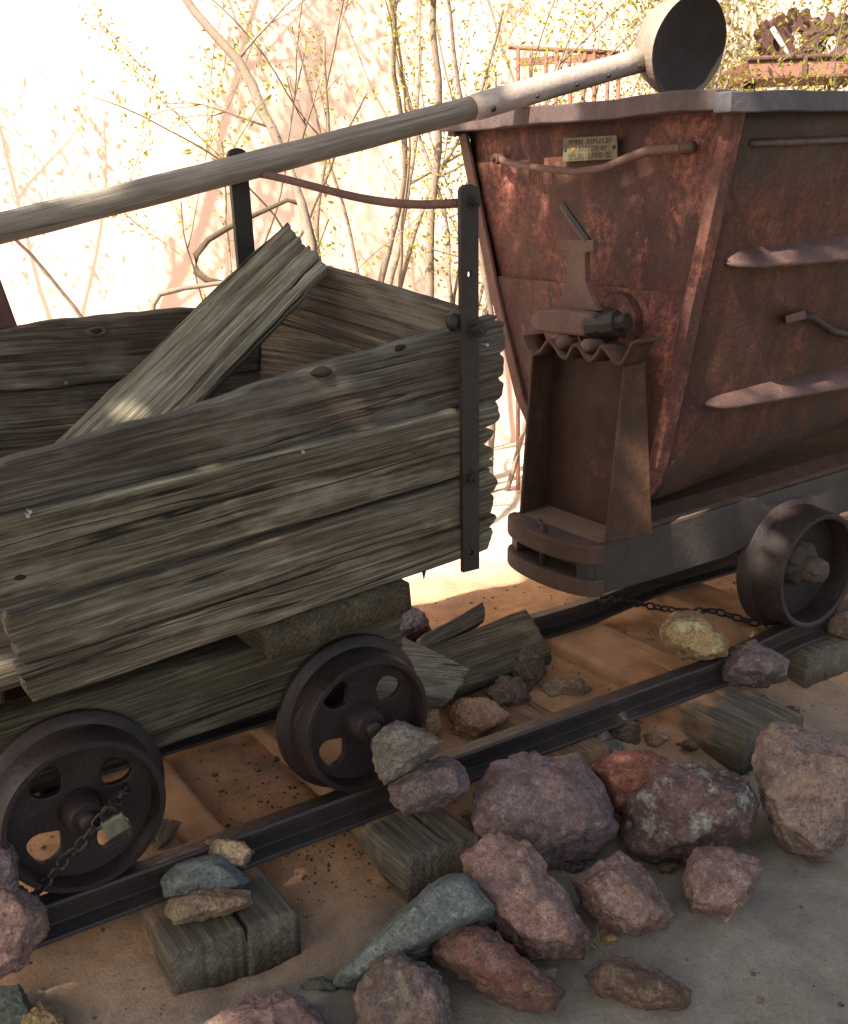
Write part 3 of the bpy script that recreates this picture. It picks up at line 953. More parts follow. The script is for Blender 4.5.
near_edge = [(-0.160, 1.575), (-0.107, 1.32), (-0.052, 1.06), (0.000, 0.81), (0.033, 0.66)]
bottom = [(0.060, 0.585), (0.105, 0.53), (0.175, 0.495), (0.27, 0.483), (0.38, 0.492), (0.47, 0.53), (0.555, 0.61)]
far_edge = [(0.655, 0.76), (0.80, 1.10), (0.97, 1.585)]
sec = near_edge + bottom + far_edge
# end plate (slightly dished and uneven), set back inside the flanges
ep = []
for nz in range(25):
    z = 0.483 + (1.60 - 0.483) * nz / 24
    # y limits at this height
    def yl(edge, z):
        for (a, b) in zip(edge[:-1], edge[1:]):
            (y0, z0), (y1, z1) = a, b
            if min(z0, z1) - 1e-6 <= z <= max(z0, z1) + 1e-6:
                return y0 + (y1 - y0) * (z - z0) / (z1 - z0 + 1e-9)
        return edge[0][0] if abs(z - edge[0][1]) < abs(z - edge[-1][1]) else edge[-1][0]
    lowest = (0.27, 0.483)
    ya = yl(near_edge + bottom[:4], z)
    yb = yl((bottom[3:] + far_edge), z)
    for k in range(25):
        y = ya + (yb - ya) * k / 24
        d = 0.008 * fbm((y * 3, z * 3, 5), 3)
        ep.append(sh((XE + 0.012 + d, y, z)))
ef = [(j * 25 + i, (j + 1) * 25 + i, (j + 1) * 25 + i + 1, j * 25 + i + 1) for j in range(24) for i in range(24)]
mk('end_plate', ep, ef, M_body, steel, True, solid=0.008)
# overlapping lower plate with a visible seam
lp = []
zt = 1.135
ypairs = [(zt, -0.064, 0.812), (1.06, -0.048, 0.778), (0.90, -0.015, 0.712), (0.76, 0.015, 0.65), (0.66, 0.038, 0.585), (0.585, 0.065, 0.535), (0.53, 0.11, 0.465)]
v = []
for (z, a, b) in ypairs:
    for k in range(17):
        y = a + (b - a) * k / 16
        v.append(sh((XE - 0.006 + 0.003 * fbm((y * 4, z * 4, 1), 2), y, z + (0.004 * noise.noise(Vector((y * 14, 3, 1))) if z == zt else 0))))
f = [(j * 17 + i, j * 17 + i + 1, (j + 1) * 17 + i + 1, (j + 1) * 17 + i) for j in range(len(ypairs) - 1) for i in range(16)]
mk('lower_plate', v, f, M_body, steel, False, solid=0.007)


# corner flanges along the end plate's edges
def flange(edge, sign, w=0.055, mat=M_flange, name='corner_flange', x0=XE - 0.024, x1=XE + 0.02):
    v, f = [], []
    pts = []
    for (a, b) in zip(edge[:-1], edge[1:]):
        for k in range(6):
            q = k / 6
            pts.append((a[0] + (b[0] - a[0]) * q, a[1] + (b[1] - a[1]) * q))
    pts.append(edge[-1])
    for i, (y, z) in enumerate(pts):
        j = 0.0025 * noise.noise(Vector((i * 1.3, w, 2)))
        o0, o1 = y - sign * 0.012, y + sign * w
        v += [sh((x0 + j, o0, z)), sh((x0 + j, o1 + j, z)), sh((x0 + 0.012 + j, o1 + j, z)), sh((x1, o0, z))]
    n = len(pts)
    for i in range(n - 1):
        for k in range(4):
            k2 = (k + 1) % 4
            f.append((i * 4 + k, i * 4 + k2, (i + 1) * 4 + k2, (i + 1) * 4 + k))
    f += [(0, 3, 2, 1), ((n - 1) * 4, (n - 1) * 4 + 1, (n - 1) * 4 + 2, (n - 1) * 4 + 3)]
    return mk(name, v, f, mat, steel, False, bevel=0.003)


flange(near_edge + bottom[:2], 1, 0.024, M_body)
flange([(y, z) for (y, z) in ([(0.50, 0.555)] + far_edge)], -1, 0.032)

# side sheet: the whole trough from rim to rim
v, f = [], []
ns = 34
secd = []
for (a, b) in zip(sec[:-1], sec[1:]):
    L_ = math.hypot(b[0] - a[0], b[1] - a[1]); k_ = max(2, int(L_ / 0.04))
    for k in range(k_):
        secd.append((a[0] + (b[0] - a[0]) * k / k_, a[1] + (b[1] - a[1]) * k / k_))
secd.append(sec[-1])
for i in range(ns + 1):
    x = XE + 0.014 + (XB - XE - 0.014) * i / ns
    for (y, z) in secd:
        d = 0.006 * fbm((x * 2.2, y * 2.2, z * 2.2), 3)
        up_ = 0.085 * max(0, x - XE - 0.1) * max(0, min(1, (0.80 - z) / 0.25))
        v.append(sh((x, y + d, z + up_)))
n = len(secd)
for i in range(ns):
    for k in range(n - 1):
        f.append((i * n + k, i * n + k + 1, (i + 1) * n + k + 1, (i + 1) * n + k))
mk('trough_sheet', v, f, M_side, steel, True, solid=0.008)
v = [sh((XB, y, z + 0.085 * (XB - XE - 0.1) * max(0, min(1, (0.80 - z) / 0.25)))) for (y, z) in sec]
mk('end_plate', v, [tuple(range(len(v)))], M_side, steel, False, solid=0.008)

# rim: angle iron round the top
def rimbar(p, q, out, name='rim', up=0.048, w=0.034, mat=None):
    p, q, out = Vector(p), Vector(q), Vector(out)
    N = 24
    v, f = [], []
    for i in range(N + 1):
        c = p.lerp(q, i / N)
        j = 0.0045 * fbm((c.x * 6, c.y * 6, 1), 3)
        z0, z1 = c.z, c.z + up + j
        v += [Vector((c.x, c.y, z0)) - out * 0.004, Vector((c.x, c.y, z0 + j)) + out * (w + j), Vector((c.x, c.y, z1)) + out * (w + j), Vector((c.x, c.y, z1)) - out * 0.004]
    for i in range(N):
        for k in range(4):
            k2 = (k + 1) % 4
            f.append((i * 4 + k, (i + 1) * 4 + k, (i + 1) * 4 + k2, i * 4 + k2))
    f += [(0, 1, 2, 3), (N * 4 + 3, N * 4 + 2, N * 4 + 1, N * 4)]
    return mk(name, v, f, mat or M_rim, steel, False, bevel=0.004)


rimbar((XE - 0.005, -0.158, 1.580), (XE - 0.005, 1.01, 1.590), (-1, 0, 0), w=0.075, mat=M_rim2)
rimbar(sh((XE - 0.080, -0.158, 1.5735)), sh((XB, -0.158, 1.565)), (0, -1, 0), w=0.05)
rimbar(sh((XE - 0.046, 0.972, 1.576)), sh((XB, 0.972, 1.576)), (0, 1, 0))
rimbar(sh((XB, -0.15, 1.578)), sh((XB, 0.97, 1.588)), (1, 0, 0))

# side plane of the near wall, for the ribs and fittings
SN = Vector((0, 1, 0.21))
SK = -0.16 + 0.21 * 1.575


def side_at(px, py, off=0.0):
    # plane sheared along X like the body
    n_ = Vector((-0.21 * SHR, 1, 0.21)); k_ = SK - 0.21 * SHR * XE
    return at_plane(px, py, n_, k_ - off * n_.length)


def rib(p_top0, p_top1, p_bot0, p_bot1, name='side_rib', out=0.055, rounded=0.10):
    """pressed rib: slopes out from the top line to a lip, then back in"""
    t0, t1 = side_at(*p_top0), side_at(*p_top1)
    b0, b1 = side_at(*p_bot0), side_at(*p_bot1)
    dx = (t1 - t0); ext = (XB - 0.05 - t1.x) / dx.x
    t1 = t1 + dx * ext
    dx = (b1 - b0); ext = (XB - 0.05 - b1.x) / dx.x
    b1 = b1 + dx * ext
    od = Vector((0, -1, -0.21)).normalized()
    v, f = [], []
    N = 40
    for i in range(N + 1):
        q = (i / N) ** 2.2
        t = t0.lerp(t1, q); b = b0.lerp(b1, q)
        s = (b - b0).length
        r = min(1.0, s / rounded); r = math.sqrt(max(0, 1 - (1 - r) ** 2))
        t = b + (t - b) * (0.25 + 0.75 * r)
        o = od * out * max(0.06, r)
        lip = b + o
        prof = [t - od * 0.012, t + od * 0.003, t.lerp(lip, 0.5) + od * 0.006, lip + Vector((0, 0, 0.006)), lip, lip - Vector((0, 0, 0.008)), b + Vector((0, 0, 0.004)) - od * 0.012]
        v += prof
    m = len(prof)
    for i in range(N):
        for k in range(m):
            k2 = (k + 1) % m
            f.append((i * m + k, (i + 1) * m + k, (i + 1) * m + k2, i * m + k2))
    f.append(tuple(range(m))); f.append(tuple(range(N * m, N * m + m))[::-1])
    return mk(name, v, f, M_rib, steel, True)


rib((728, 250), (848, 234), (724, 262), (848, 252))
rib((708, 394), (848, 364), (702, 403), (848, 378))
rib((748, 138), (848, 133), (747, 142), (848, 138), out=0.02, rounded=0.02)
# side lever
a = side_at(786, 319, 0.03)
v, f = hexa([side_at(786, 324, 0.004), side_at(806, 319, 0.004), side_at(806, 319, 0.045), side_at(786, 324, 0.045),
             side_at(785, 316, 0.004), side_at(805, 310, 0.004), side_at(805, 310, 0.045), side_at(785, 316, 0.045)])
lv = mk('side_lever', v, f, M_brk, steel, bevel=0.004)
v, f = tube([side_at(x, y, 0.03) for x, y in [(800, 316), (812, 317), (822, 324), (832, 331), (846, 334), (870, 333), (920, 322)]], 0.012, 10)
mk('lever_rod', v, f, M_iron, lv, True)

# fittings on the end plate
XF = XE - 0.004


def endp(px, py, off=0.0): return at(px, py, 'X', XF - off)


# bent bar handle
v, f = tube([endp(500, 158, 0.0), endp(503, 161, 0.03), endp(520, 165, 0.045), endp(548, 169, 0.05), endp(575, 172, 0.05), endp(604, 168, 0.05), endp(628, 158, 0.05), endp(648, 151, 0.045), endp(672, 149, 0.03), endp(694, 147, 0.02)],
            [0.012, 0.011, 0.010, 0.010, 0.010, 0.011, 0.012, 0.013, 0.014, 0.015], 10, 1.0)
hb = mk('bent_handle', v, f, M_brk, steel, True)
for (px, py) in [(502, 159), (688, 148)]:
    bolt(hb, endp(px, py, 0.0), (-1, 0, 0), 0.016, 0.03, M_brk, 8, False, name='rivet')
# brass plaque with three raised rows of worn lettering
c00, c10, c11, c01 = endp(564, 162, 0.006), endp(619, 159, 0.006), endp(618, 135, 0.006), endp(565, 138, 0.006)
v, f = prism([c00, c10, c11, c01], (-0.006, 0, 0))
pl = mk('name_plaque', v, f, M_plaque, steel, bevel=0.0015)
lv_, lf_ = [], []
rr = random.Random(3)
for row, (v0, v1, words) in enumerate([(0.68, 0.90, (5, 8)), (0.39, 0.60, (9,)), (0.08, 0.32, (5, 7))]):
    tot = sum(words) + (len(words) - 1)
    u = 0.10 if row != 1 else 0.30
    du = (0.82 if row != 1 else 0.52) / tot
    for w_ in words:
        for _ in range(w_):
            # each worn letter: an upright stroke or two and a bar
            strokes = [(0.1, 0.32, 0, 1)]
            if rr.random() < 0.7: strokes.append((0.55, 0.77, rr.choice([0, 0, 0.4]), 1))
            strokes.append((0.1, 0.75, *rr.choice([(0.8, 1), (0.4, 0.6), (0, 0.2)])))
            for si, (a0, a1, b0_, b1_) in enumerate(strokes):
                def pp(uu, vv):
                    bt = c00.lerp(c10, uu); tp = c01.lerp(c11, uu)
                    return bt.lerp(tp, vv) + Vector((-0.0062 - 0.0002 * si, 0, 0))
                q = [pp(u + du * a0, v0 + (v1 - v0) * b0_), pp(u + du * a1, v0 + (v1 - v0) * b0_), pp(u + du * a1, v0 + (v1 - v0) * b1_), pp(u + du * a0, v0 + (v1 - v0) * b1_)]
                vv_, ff_ = prism(q, (-0.0014, 0, 0))
                o_ = len(lv_); lv_ += vv_; lf_ += [tuple(i + o_ for i in x) for x in ff_]
            u += du
        u += du
mk('lettering', lv_, lf_, M_letters, pl)
for uu in (0.05, 0.95):
    v, f = lathe(c00.lerp(c10, uu).lerp(c01.lerp(c11, uu), 0.5) + Vector((-0.006, 0, 0)), (-1, 0, 0), [(0, 0.006), (0.003, 0.005), (0.004, 0.0001)], 10)
    mk('screw', v, f, M_iron, pl)
v, f = lathe(c00.lerp(c10, 0.2).lerp(c01.lerp(c11, 0.2), 0.5) + Vector((-0.006, 0, 0)), (-1, 0, 0), [(0, 0.008), (0.002, 0.007), (0.003, 0.0001)], 14)
mk('bright_stud', v, f, M_brassy, pl)

# trunnion bracket: dog-bone plate, roller, lever
XT = XE - 0.13


def tp(px, py, off=0.0): return at(px, py, 'X', XT - off)


outl = [(553, 311), (561, 297), (567, 275), (567, 252), (560, 250), (560, 240), (593, 240), (593, 252), (585, 253), (585, 282), (590, 296), (598, 311)]
v, f = prism([tp(*p) for p in outl], (0.02, 0, 0))
br = mk('trunnion_bracket', v, f, M_brk, steel, bevel=0.003)
v, f = hexa([tp(585, 238, 0), tp(592, 244, 0), tp(592, 244, -0.03), tp(585, 238, -0.03), tp(560, 204, 0), tp(564, 203, 0), tp(564, 203, -0.03), tp(560, 204, -0.03)])
v, f = tube([tp(562, 205, -0.01), tp(574, 222, -0.01), tp(588, 242, -0.01)], [0.010, 0.011, 0.012], 6)
mk('latch_lever', v, f, M_iron, steel, False)
ol = [(531, 315), (538, 309), (556, 309), (588, 313), (592, 318), (592, 334), (586, 337), (560, 335), (537, 332), (530, 327)]
v, f = prism([tp(x, y, 0.03) for x, y in ol], (0.06, 0, 0))
mk('trunnion_bearing', v, f, M_brk, steel, bevel=0.010)
v, f = join(tube([tp(588, 326, 0.005), tp(592, 326, 0.005), tp(606, 325, 0.005)], [0.030, 0.036, 0.026], 9),
            lathe(tp(604, 325, 0.005), tp(636, 321, -0.02) - tp(604, 325, 0.005), [(0, 0.022), (0.0, 0.033), (0.045, 0.036), (0.046, 0.025), (0.075, 0.024), (0.076, 0.0001)], 9))
v = [p + Vector((0.2, 0.6, 1)) * 0.004 * fbm(p * 40, 2) for p in v]
mk('trunnion_pin', v, f, M_iron, steel, False)
# shaft that carries the roller back to the end plate
v, f = tube([(XT + 0.0, 0.20, 1.035), (XE + 0.02, 0.22, 1.035)], 0.05, 20)
mk('trunnion_shaft', v, f, M_iron, steel, True)
# round boss plate on the end sheet behind the pin
v, f = lathe(endp(622, 322, 0.006), (-1, 0, 0), [(-0.01, 0.085), (0.03, 0.085), (0.04, 0.070), (0.042, 0.0001)], 30)
bo = mk('boss_plate', v, f, M_body, steel, True)
md = bo.modifiers.new('edges', 'EDGE_SPLIT'); md.split_angle = math.radians(35)

# pedestal: web and two flanges, wavy rack on top
XP = 0.80      # front edges of the flanges


def pp_(px, py, x): return at(px, py, 'X', x)


# near flange (in XZ plane, tapered), seen from outside and edge on
web_x = XP + 0.075
wn_t, wn_b = pp_(626, 358, web_x), pp_(614, 532, web_x)
wf_t, wf_b = pp_(546, 352, web_x), pp_(540, 512, web_x)
v, f = prism([wf_b, wn_b, wn_t, wf_t], (0.01, 0, 0))
ped = mk('pedestal_web', v, f, M_ped, steel)
nt, nb = pp_(627, 356, XP), pp_(607, 543, XP - 0.045)
nt2, nb2 = nt + Vector((0.055, -0.012, 0.0)), nb + Vector((0.145, -0.03, 0.006))
v, f = prism([nb, nb2, nt2, nt], (0, 0.012, 0))
mk('pedestal_flange', v, f, M_ped, steel, bevel=0.003)
ft, fb = pp_(531, 350, XP), pp_(518, 528, XP - 0.045)
v, f = prism([fb, fb + Vector((0.145, 0.02, 0.006)), ft + Vector((0.10, 0.0, 0.0)), ft], (0, -0.012, 0))
mk('pedestal_flange', v, f, M_ped, steel, bevel=0.003)
# wavy rack
wave = [(523, 336), (528, 348), (534, 354), (541, 350), (548, 341), (554, 346), (561, 356), (567, 357), (572, 347), (578, 346), (584, 356), (590, 361), (596, 355), (601, 347), (607, 352), (614, 362), (621, 364), (627, 354), (632, 344), (640, 341)]
XW = XP - 0.03
wp = [pp_(x, y, XW) for x, y in wave]
# smooth the profile
sm = []
for i in range(len(wp) - 1):
    p0 = wp[max(0, i - 1)]; p1 = wp[i]; p2 = wp[i + 1]; p3 = wp[min(len(wp) - 1, i + 2)]
    for k in range(5):
        q = k / 5
        sm.append(0.5 * ((2 * p1) + (p2 - p0) * q + (2 * p0 - 5 * p1 + 4 * p2 - p3) * q * q + (3 * p1 - p0 - 3 * p2 + p3) * q ** 3))
sm.append(wp[-1])
v = sm + [p + Vector((0.075, 0, 0.0)) for p in sm]
n = len(sm)
f = [(i, i + 1, n + i + 1, n + i) for i in range(n - 1)]
rk = mk('wavy_rack', v, f, M_ped, steel, True, solid=0.011)
for (px, py) in [(561, 343), (586, 346)]:
    v, f = lathe(pp_(px, py, XW + 0.01), (-1, 0, 0), [(-0.05, 0.019), (0.0, 0.019), (0.008, 0.015), (0.010, 0.0001)], 18)
    mk('rack_pin', v, f, M_brk, rk, True)
# seat plate over the rack under the roller
v, f = box(XP, XE - 0.01, 0.02, 0.50, 0.945, 0.957)
# chassis: deck, side channels, rounded draw-head with slot
CY0, CY1 = 0.05, 0.435
ZD = 0.452


def chs(p):
    p = Vector(p); return Vector((p.x, p.y, p.z + 0.040 * (p.x - 0.75)))


def side_channel(y, s):
    top = [(0.735, 0.452), (2.75, 0.452)]
    bot = [(2.75, 0.33), (1.9, 0.30), (1.45, 0.315), (1.28, 0.285), (1.0, 0.290), (0.735, 0.302)]
    pts = [chs((x, y, z)) if True else None for x, z in top + bot]
    v, f = prism(pts, (0, s * 0.014, 0))
    o = mk('side_channel', v, f, M_chass, steel, bevel=0.003)
    return o


side_channel(CY0, 1)
side_channel(CY1, -1)
v, f = hexa([chs((0.74, CY0 + 0.016, 0.440)), chs((2.74, CY0 + 0.016, 0.440)), chs((2.74, CY1 - 0.016, 0.440)), chs((0.74, CY1 - 0.016, 0.440)),
             chs((0.74, CY0 + 0.016, 0.4495)), chs((2.74, CY0 + 0.016, 0.4495)), chs((2.74, CY1 - 0.016, 0.4495)), chs((0.74, CY1 - 0.016, 0.4495))])
mk('deck_plate', v, f, M_deck, steel)


M_lip = rust('bumper_rust', (0.045, 0.026, 0.020), (0.105, 0.058, 0.042), (0.17, 0.095, 0.066))


def nose(z0, z1, grow, inner=None, name='bumper_lip', mat=M_lip):
    """rounded draw-head outline in plan, from near corner round to the far corner"""
    out = []
    cyc = (CY0 + CY1) / 2
    hw = (CY1 - CY0) / 2
    for k in range(21):
        a = -math.pi / 2 + math.pi * k / 20
        y = cyc + (hw + grow * 0.6) * math.sin(a)
        x = 0.758 - (0.062 + grow) * (abs(math.cos(a)) ** 0.75)
        out.append((x, y))
    pts = [chs((x, y, z0)) for x, y in out]
    v, f = prism(pts, (0, 0, z1 - z0))
    return mk(name, v, f, mat, steel, bevel=0.006)


nose(0.396, 0.452, 0.022)
nose(0.300, 0.350, 0.022)
# middle layer in two cheeks leaving the coupling slot open
for k, rng in enumerate([(0, 5), (15, 20)]):
    cyc = (CY0 + CY1) / 2; hw = (CY1 - CY0) / 2
    o_, i_ = [], []
    for q in range(rng[0], rng[1] + 1):
        a = -math.pi / 2 + math.pi * q / 20
        o_.append((0.758 - 0.060 * abs(math.cos(a)) ** 0.75, cyc + hw * math.sin(a)))
    back = 0.757
    pts = [chs((x, y, 0.3495)) for x, y in o_] + [chs((back, o_[-1][1], 0.3495)), chs((back, o_[0][1], 0.3495))]
    v, f = prism(pts, (0, 0, 0.047))
    mk('bumper_cheek', v, f, M_chass, steel)
v, f = box(0.757, 0.762, CY0 + 0.016, CY1 - 0.016, 0.345, 0.402)
mk('slot_back', v, f, M_iron, steel)
v, f = tube([chs((0.70, 0.24, 0.34)), chs((0.70, 0.24, 0.47))], 0.010, 10)
pn = mk('coupling_pin', v, f, M_iron, steel, True)
v, f = tube([chs((0.70, 0.24, 0.468)), chs((0.71, 0.27, 0.469)), chs((0.73, 0.29, 0.466))], 0.006, 8)
mk('pin_handle', v, f, M_iron, pn, True)
# rear pedestal
for y_ in (0.10, 0.39):
    v, f = prism([chs((2.60, y_, 0.455)), chs((2.74, y_, 0.455)), chs((2.72, y_ + 0.02, 1.0)), chs((2.66, y_ + 0.02, 1.0))], (0, 0.012, 0))
    mk('pedestal_flange', v, f, M_ped, steel)
v, f = prism([chs((2.745, 0.11, 0.455)), chs((2.745, 0.40, 0.455)), chs((2.745, 0.40, 1.0)), chs((2.745, 0.13, 1.0))], (0.01, 0, 0))
mk('pedestal_web', v, f, M_ped, steel)
# rocker bed between deck and trough
v, f = hexa([chs((0.98, 0.10, 0.4505)), chs((2.7, 0.10, 0.4505)), chs((2.7, 0.44, 0.4505)), chs((0.98, 0.44, 0.4505)), chs((0.98, 0.14, 0.478)), chs((2.7, 0.14, 0.478)), chs((2.7, 0.42, 0.478)), chs((0.98, 0.42, 0.478))])
mk('rocker_bed', v, f, M_ped, steel)
RS = 0.190
for cx in (1.575, 2.35):
    for cy, fl in ((-0.075, 1), (GAUGE + 0.075, -1)):
        wheel(steel, cx, cy, RS + 0.040, RS, False, fl, True)
    v, f = tube([(cx, 0.0, RS + 0.04), (cx, GAUGE, RS + 0.04)], 0.03, 14)
    mk('axle', v, f, M_wheel, steel, True)
    for yy_ in (0.085, 0.43):
        v, f = box(cx - 0.07, cx + 0.07, yy_, yy_ + 0.06, RS - 0.02, 0.37)
        mk('axle_box', v, f, M_iron, steel, bevel=0.012)

# ------------------------------------------------------------------ long-handled ladle
p_rim = at(545, 90, 'X', 0.915)
p_post = at(236, 166, 'Y', 0.61)
PD = (p_rim - p_post).normalized()
lad = thing('long_handled_ladle', 'long wooden pole with a conical sheet-metal ladle at its right end, laid across both carts', 'ladle', p_rim)
pA = p_post - PD * 1.6
s_at = at_plane(478, 101, Vector((PD.y, -PD.x, 0)), Vector((PD.y, -PD.x, 0)).dot(p_rim))
pB = pA + PD * (s_at - pA).dot(PD)
pts = [pA.lerp(pB, k / 40) + Vector((0, 0, -0.02 * math.sin(math.pi * k / 40) * 0.5)) for k in range(41)]
v, f = tube(pts, [0.037 - 0.004 * k / 40 + 0.0012 * noise.noise(Vector((k * 0.4, 3, 3))) for k in range(41)], 18)
mk('wooden_pole', v, f, MW_pole, lad, True, frame_at(pA, PD))
pE = at_depth(641, 60, depth_of(p_rim) + 0.30)
sd = (pE - pB).normalized()
pts = [pB - sd * 0.03 + Vector((0, 0, 0.0)), pB, pB.lerp(pE, 0.3), pB.lerp(pE, 0.6), pB.lerp(pE, 0.85), pE]
v, f = tube(pts, [0.034, 0.037, 0.037, 0.036, 0.036, 0.038], 20)
sk_ = mk('socket_tube', v, f, M_socket, lad, True)
fw = -Vector(CAM_AXES[2])
sdn = sd.cross(fw).normalized(); sdn = sdn if sdn.z < 0 else -sdn
tocam = (Vector(CAM_POS) - pE).normalized()
tocam = (tocam - sd * tocam.dot(sd)).normalized()
for q, r_ in ((0.03, 0.009), (0.28, 0.006), (0.52, 0.006), (0.72, 0.006), (0.93, 0.006)):
    p = pB.lerp(pE, q) + (tocam * 0.8 + sdn * 0.6).normalized() * 0.036
    v, f = lathe(p, tocam * 0.8 + sdn * 0.6, [(-0.004, r_), (0.003, r_), (0.006, r_ * 0.7), (0.007, 0.0001)], 12)
    mk('rivet', v, f, M_iron, sk_, True)
# bowl: cone behind an open mouth that faces right and towards the camera
mc = at_depth(690, 48, depth_of(pE) - 0.02)
toc = (Vector(CAM_POS) - mc).normalized()
rgt = Vector(CAM_AXES[0])
axm = (toc * 0.76 + rgt * 0.65 + Vector((0, 0, -0.12))).normalized()
RB = 0.158
prof_o = [(-0.175, 0.030), (-0.170, 0.06), (-0.150, 0.095), (-0.11, 0.128), (-0.06, 0.148), (0.0, RB)]
prof_i = [(0.0015, RB - 0.0012), (0.0005, RB - 0.004), (-0.010, RB * 0.85), (-0.022, RB * 0.5), (-0.028, 0.0001)]
v, f = lathe(mc, axm, prof_o + prof_i, 48)
v = [p + axm * 0.010 * noise.noise(p * 9) for p in v]
o = mk('ladle_bowl', v, f, M_ladle, lad, True)
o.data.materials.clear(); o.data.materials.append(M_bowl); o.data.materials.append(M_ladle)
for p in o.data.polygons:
    p.material_index = 0 if p.index < 48 * 5 else 1      # sunlit outside and shaded inside put into the colours
md = o.modifiers.new('edges', 'EDGE_SPLIT'); md.split_angle = math.radians(50)

# ------------------------------------------------------------------ rocks
RV, UV = Vector(CAM_AXES[0]), Vector(CAM_AXES[1])


def ico_dirs(level):
    bm = bmesh.new()
    bmesh.ops.create_icosphere(bm, subdivisions=level, radius=1)
    bm.verts.ensure_lookup_table()
    d = [v.co.normalized() for v in bm.verts]
    f = [tuple(v.index for v in fc.verts) for fc in bm.faces]
    bm.free()
    return d, f


ICO = {k: ico_dirs(k) for k in (2, 3, 4, 5)}


def hull(P):
    P = sorted(set(P))

    def half(pts):
        h = []
        for p in pts:
            while len(h) > 1 and (h[-1][0] - h[-2][0]) * (p[1] - h[-2][1]) - (h[-1][1] - h[-2][1]) * (p[0] - h[-2][0]) <= 0: h.pop()
            h.append(p)
        return h[:-1]
    return half(P) + half(P[::-1])


ROCK_FEET = []


def rock(poly, zg, kind, label, seed, dep=0.7, lvl=4, rough=0.85, cat='rock', group='loose rocks along the track', flat=None, name='rock'):
    rr = random.Random(seed * 13 + 5)
    poly = hull(poly)
    xs = [p[0] for p in poly]; ys = [p[1] for p in poly]
    low = max(poly, key=lambda p: p[1])
    base = at(sum(xs) / len(xs) * 0.5 + low[0] * 0.5, low[1] - 0.03 * (max(ys) - min(ys)), 'Z', zg)
    d0 = depth_of(base)
    wid = (max(xs) - min(xs)) / FPX * d0; hgt = (max(ys) - min(ys)) / FPX * d0
    T = dep * min(wid, hgt * 1.5) * 0.56
    dc = d0 + T * 0.12
    pts3 = [at_depth(px, py, dc) for px, py in poly]
    cen = sum(pts3, Vector()) / len(pts3)
    vd = (cen - Vector(CAM_POS)).normalized()
    e1 = (RV - vd * RV.dot(vd)).normalized(); e2 = vd.cross(e1) * -1
    if e2.z < 0: e2 = -e2
    P = [((p - cen).dot(e1), (p - cen).dot(e2)) for p in pts3]
    planes = []
    n = len(P)
    area = sum(P[i][0] * P[(i + 1) % n][1] - P[(i + 1) % n][0] * P[i][1] for i in range(n))
    sg = 1 if area > 0 else -1
    for i in range(n):
        (x0, y0), (x1, y1) = P[i], P[(i + 1) % n]
        ex, ey = (x1 - x0), (y1 - y0)
        l = math.hypot(ex, ey)
        nx_, ny_ = sg * ey / l, -sg * ex / l
        dd = nx_ * x0 + ny_ * y0
        for s in (-1, 1):
            al = math.radians(rr.uniform(4, 30)) * s
            nn = (e1 * nx_ + e2 * ny_) * math.cos(al) - vd * math.sin(al)
            planes.append((nn, max(0.1 * T, dd * math.cos(al))))
    for k in range(7):
        a = k * 1.57 + rr.uniform(-0.5, 0.5); tl_ = math.radians(rr.uniform(14, 46) if k else 6)
        s = 1 if k < 4 else -1
        nn = (e1 * math.cos(a) + e2 * math.sin(a)) * math.sin(tl_) - vd * math.cos(tl_) * s
        planes.append((nn, T * rr.uniform(0.70, 1.1)))
    dirs, faces = ICO[lvl]
    so_ = Vector((rr.random() * 40, rr.random() * 40, rr.random() * 40))
    size = (wid + hgt) / 2
    vv = []
    for d in dirs:
        r = 1e9
        for nn, dd in planes:
            q = nn.dot(d)
            if q > 1e-4: r = min(r, dd / q)
        p = d * r
        q = p / size
        k = 0.028 * fbm(q * 2.6 + so_, 3) - 0.085 * abs(fbm(q * 4.2 + so_, 4)) + 0.046 * fbm(q * 13 + so_, 4) + 0.024 * fbm(q * 38 + so_, 2)
        wq = q * 3.1 + so_ + Vector((0.35 * noise.noise(q * 4 + so_), 0.35 * noise.noise(q * 4 - so_), 0))
        dv = noise.voronoi(wq)[0]
        k += 0.055 * (min(dv[1] - dv[0], 0.35) - 0.22) + 0.05 * (0.45 - dv[0])
        r2 = r + size * rough * (k + 0.035)
        vv.append(cen + d * r2)
    if zg <= -0.1: ROCK_FEET.append((cen.x, cen.y, wid * 0.5))
    o = mk(name, vv, faces, S[kind], None, True, Matrix.Translation(cen))
    return tag(o, label, cat, group)


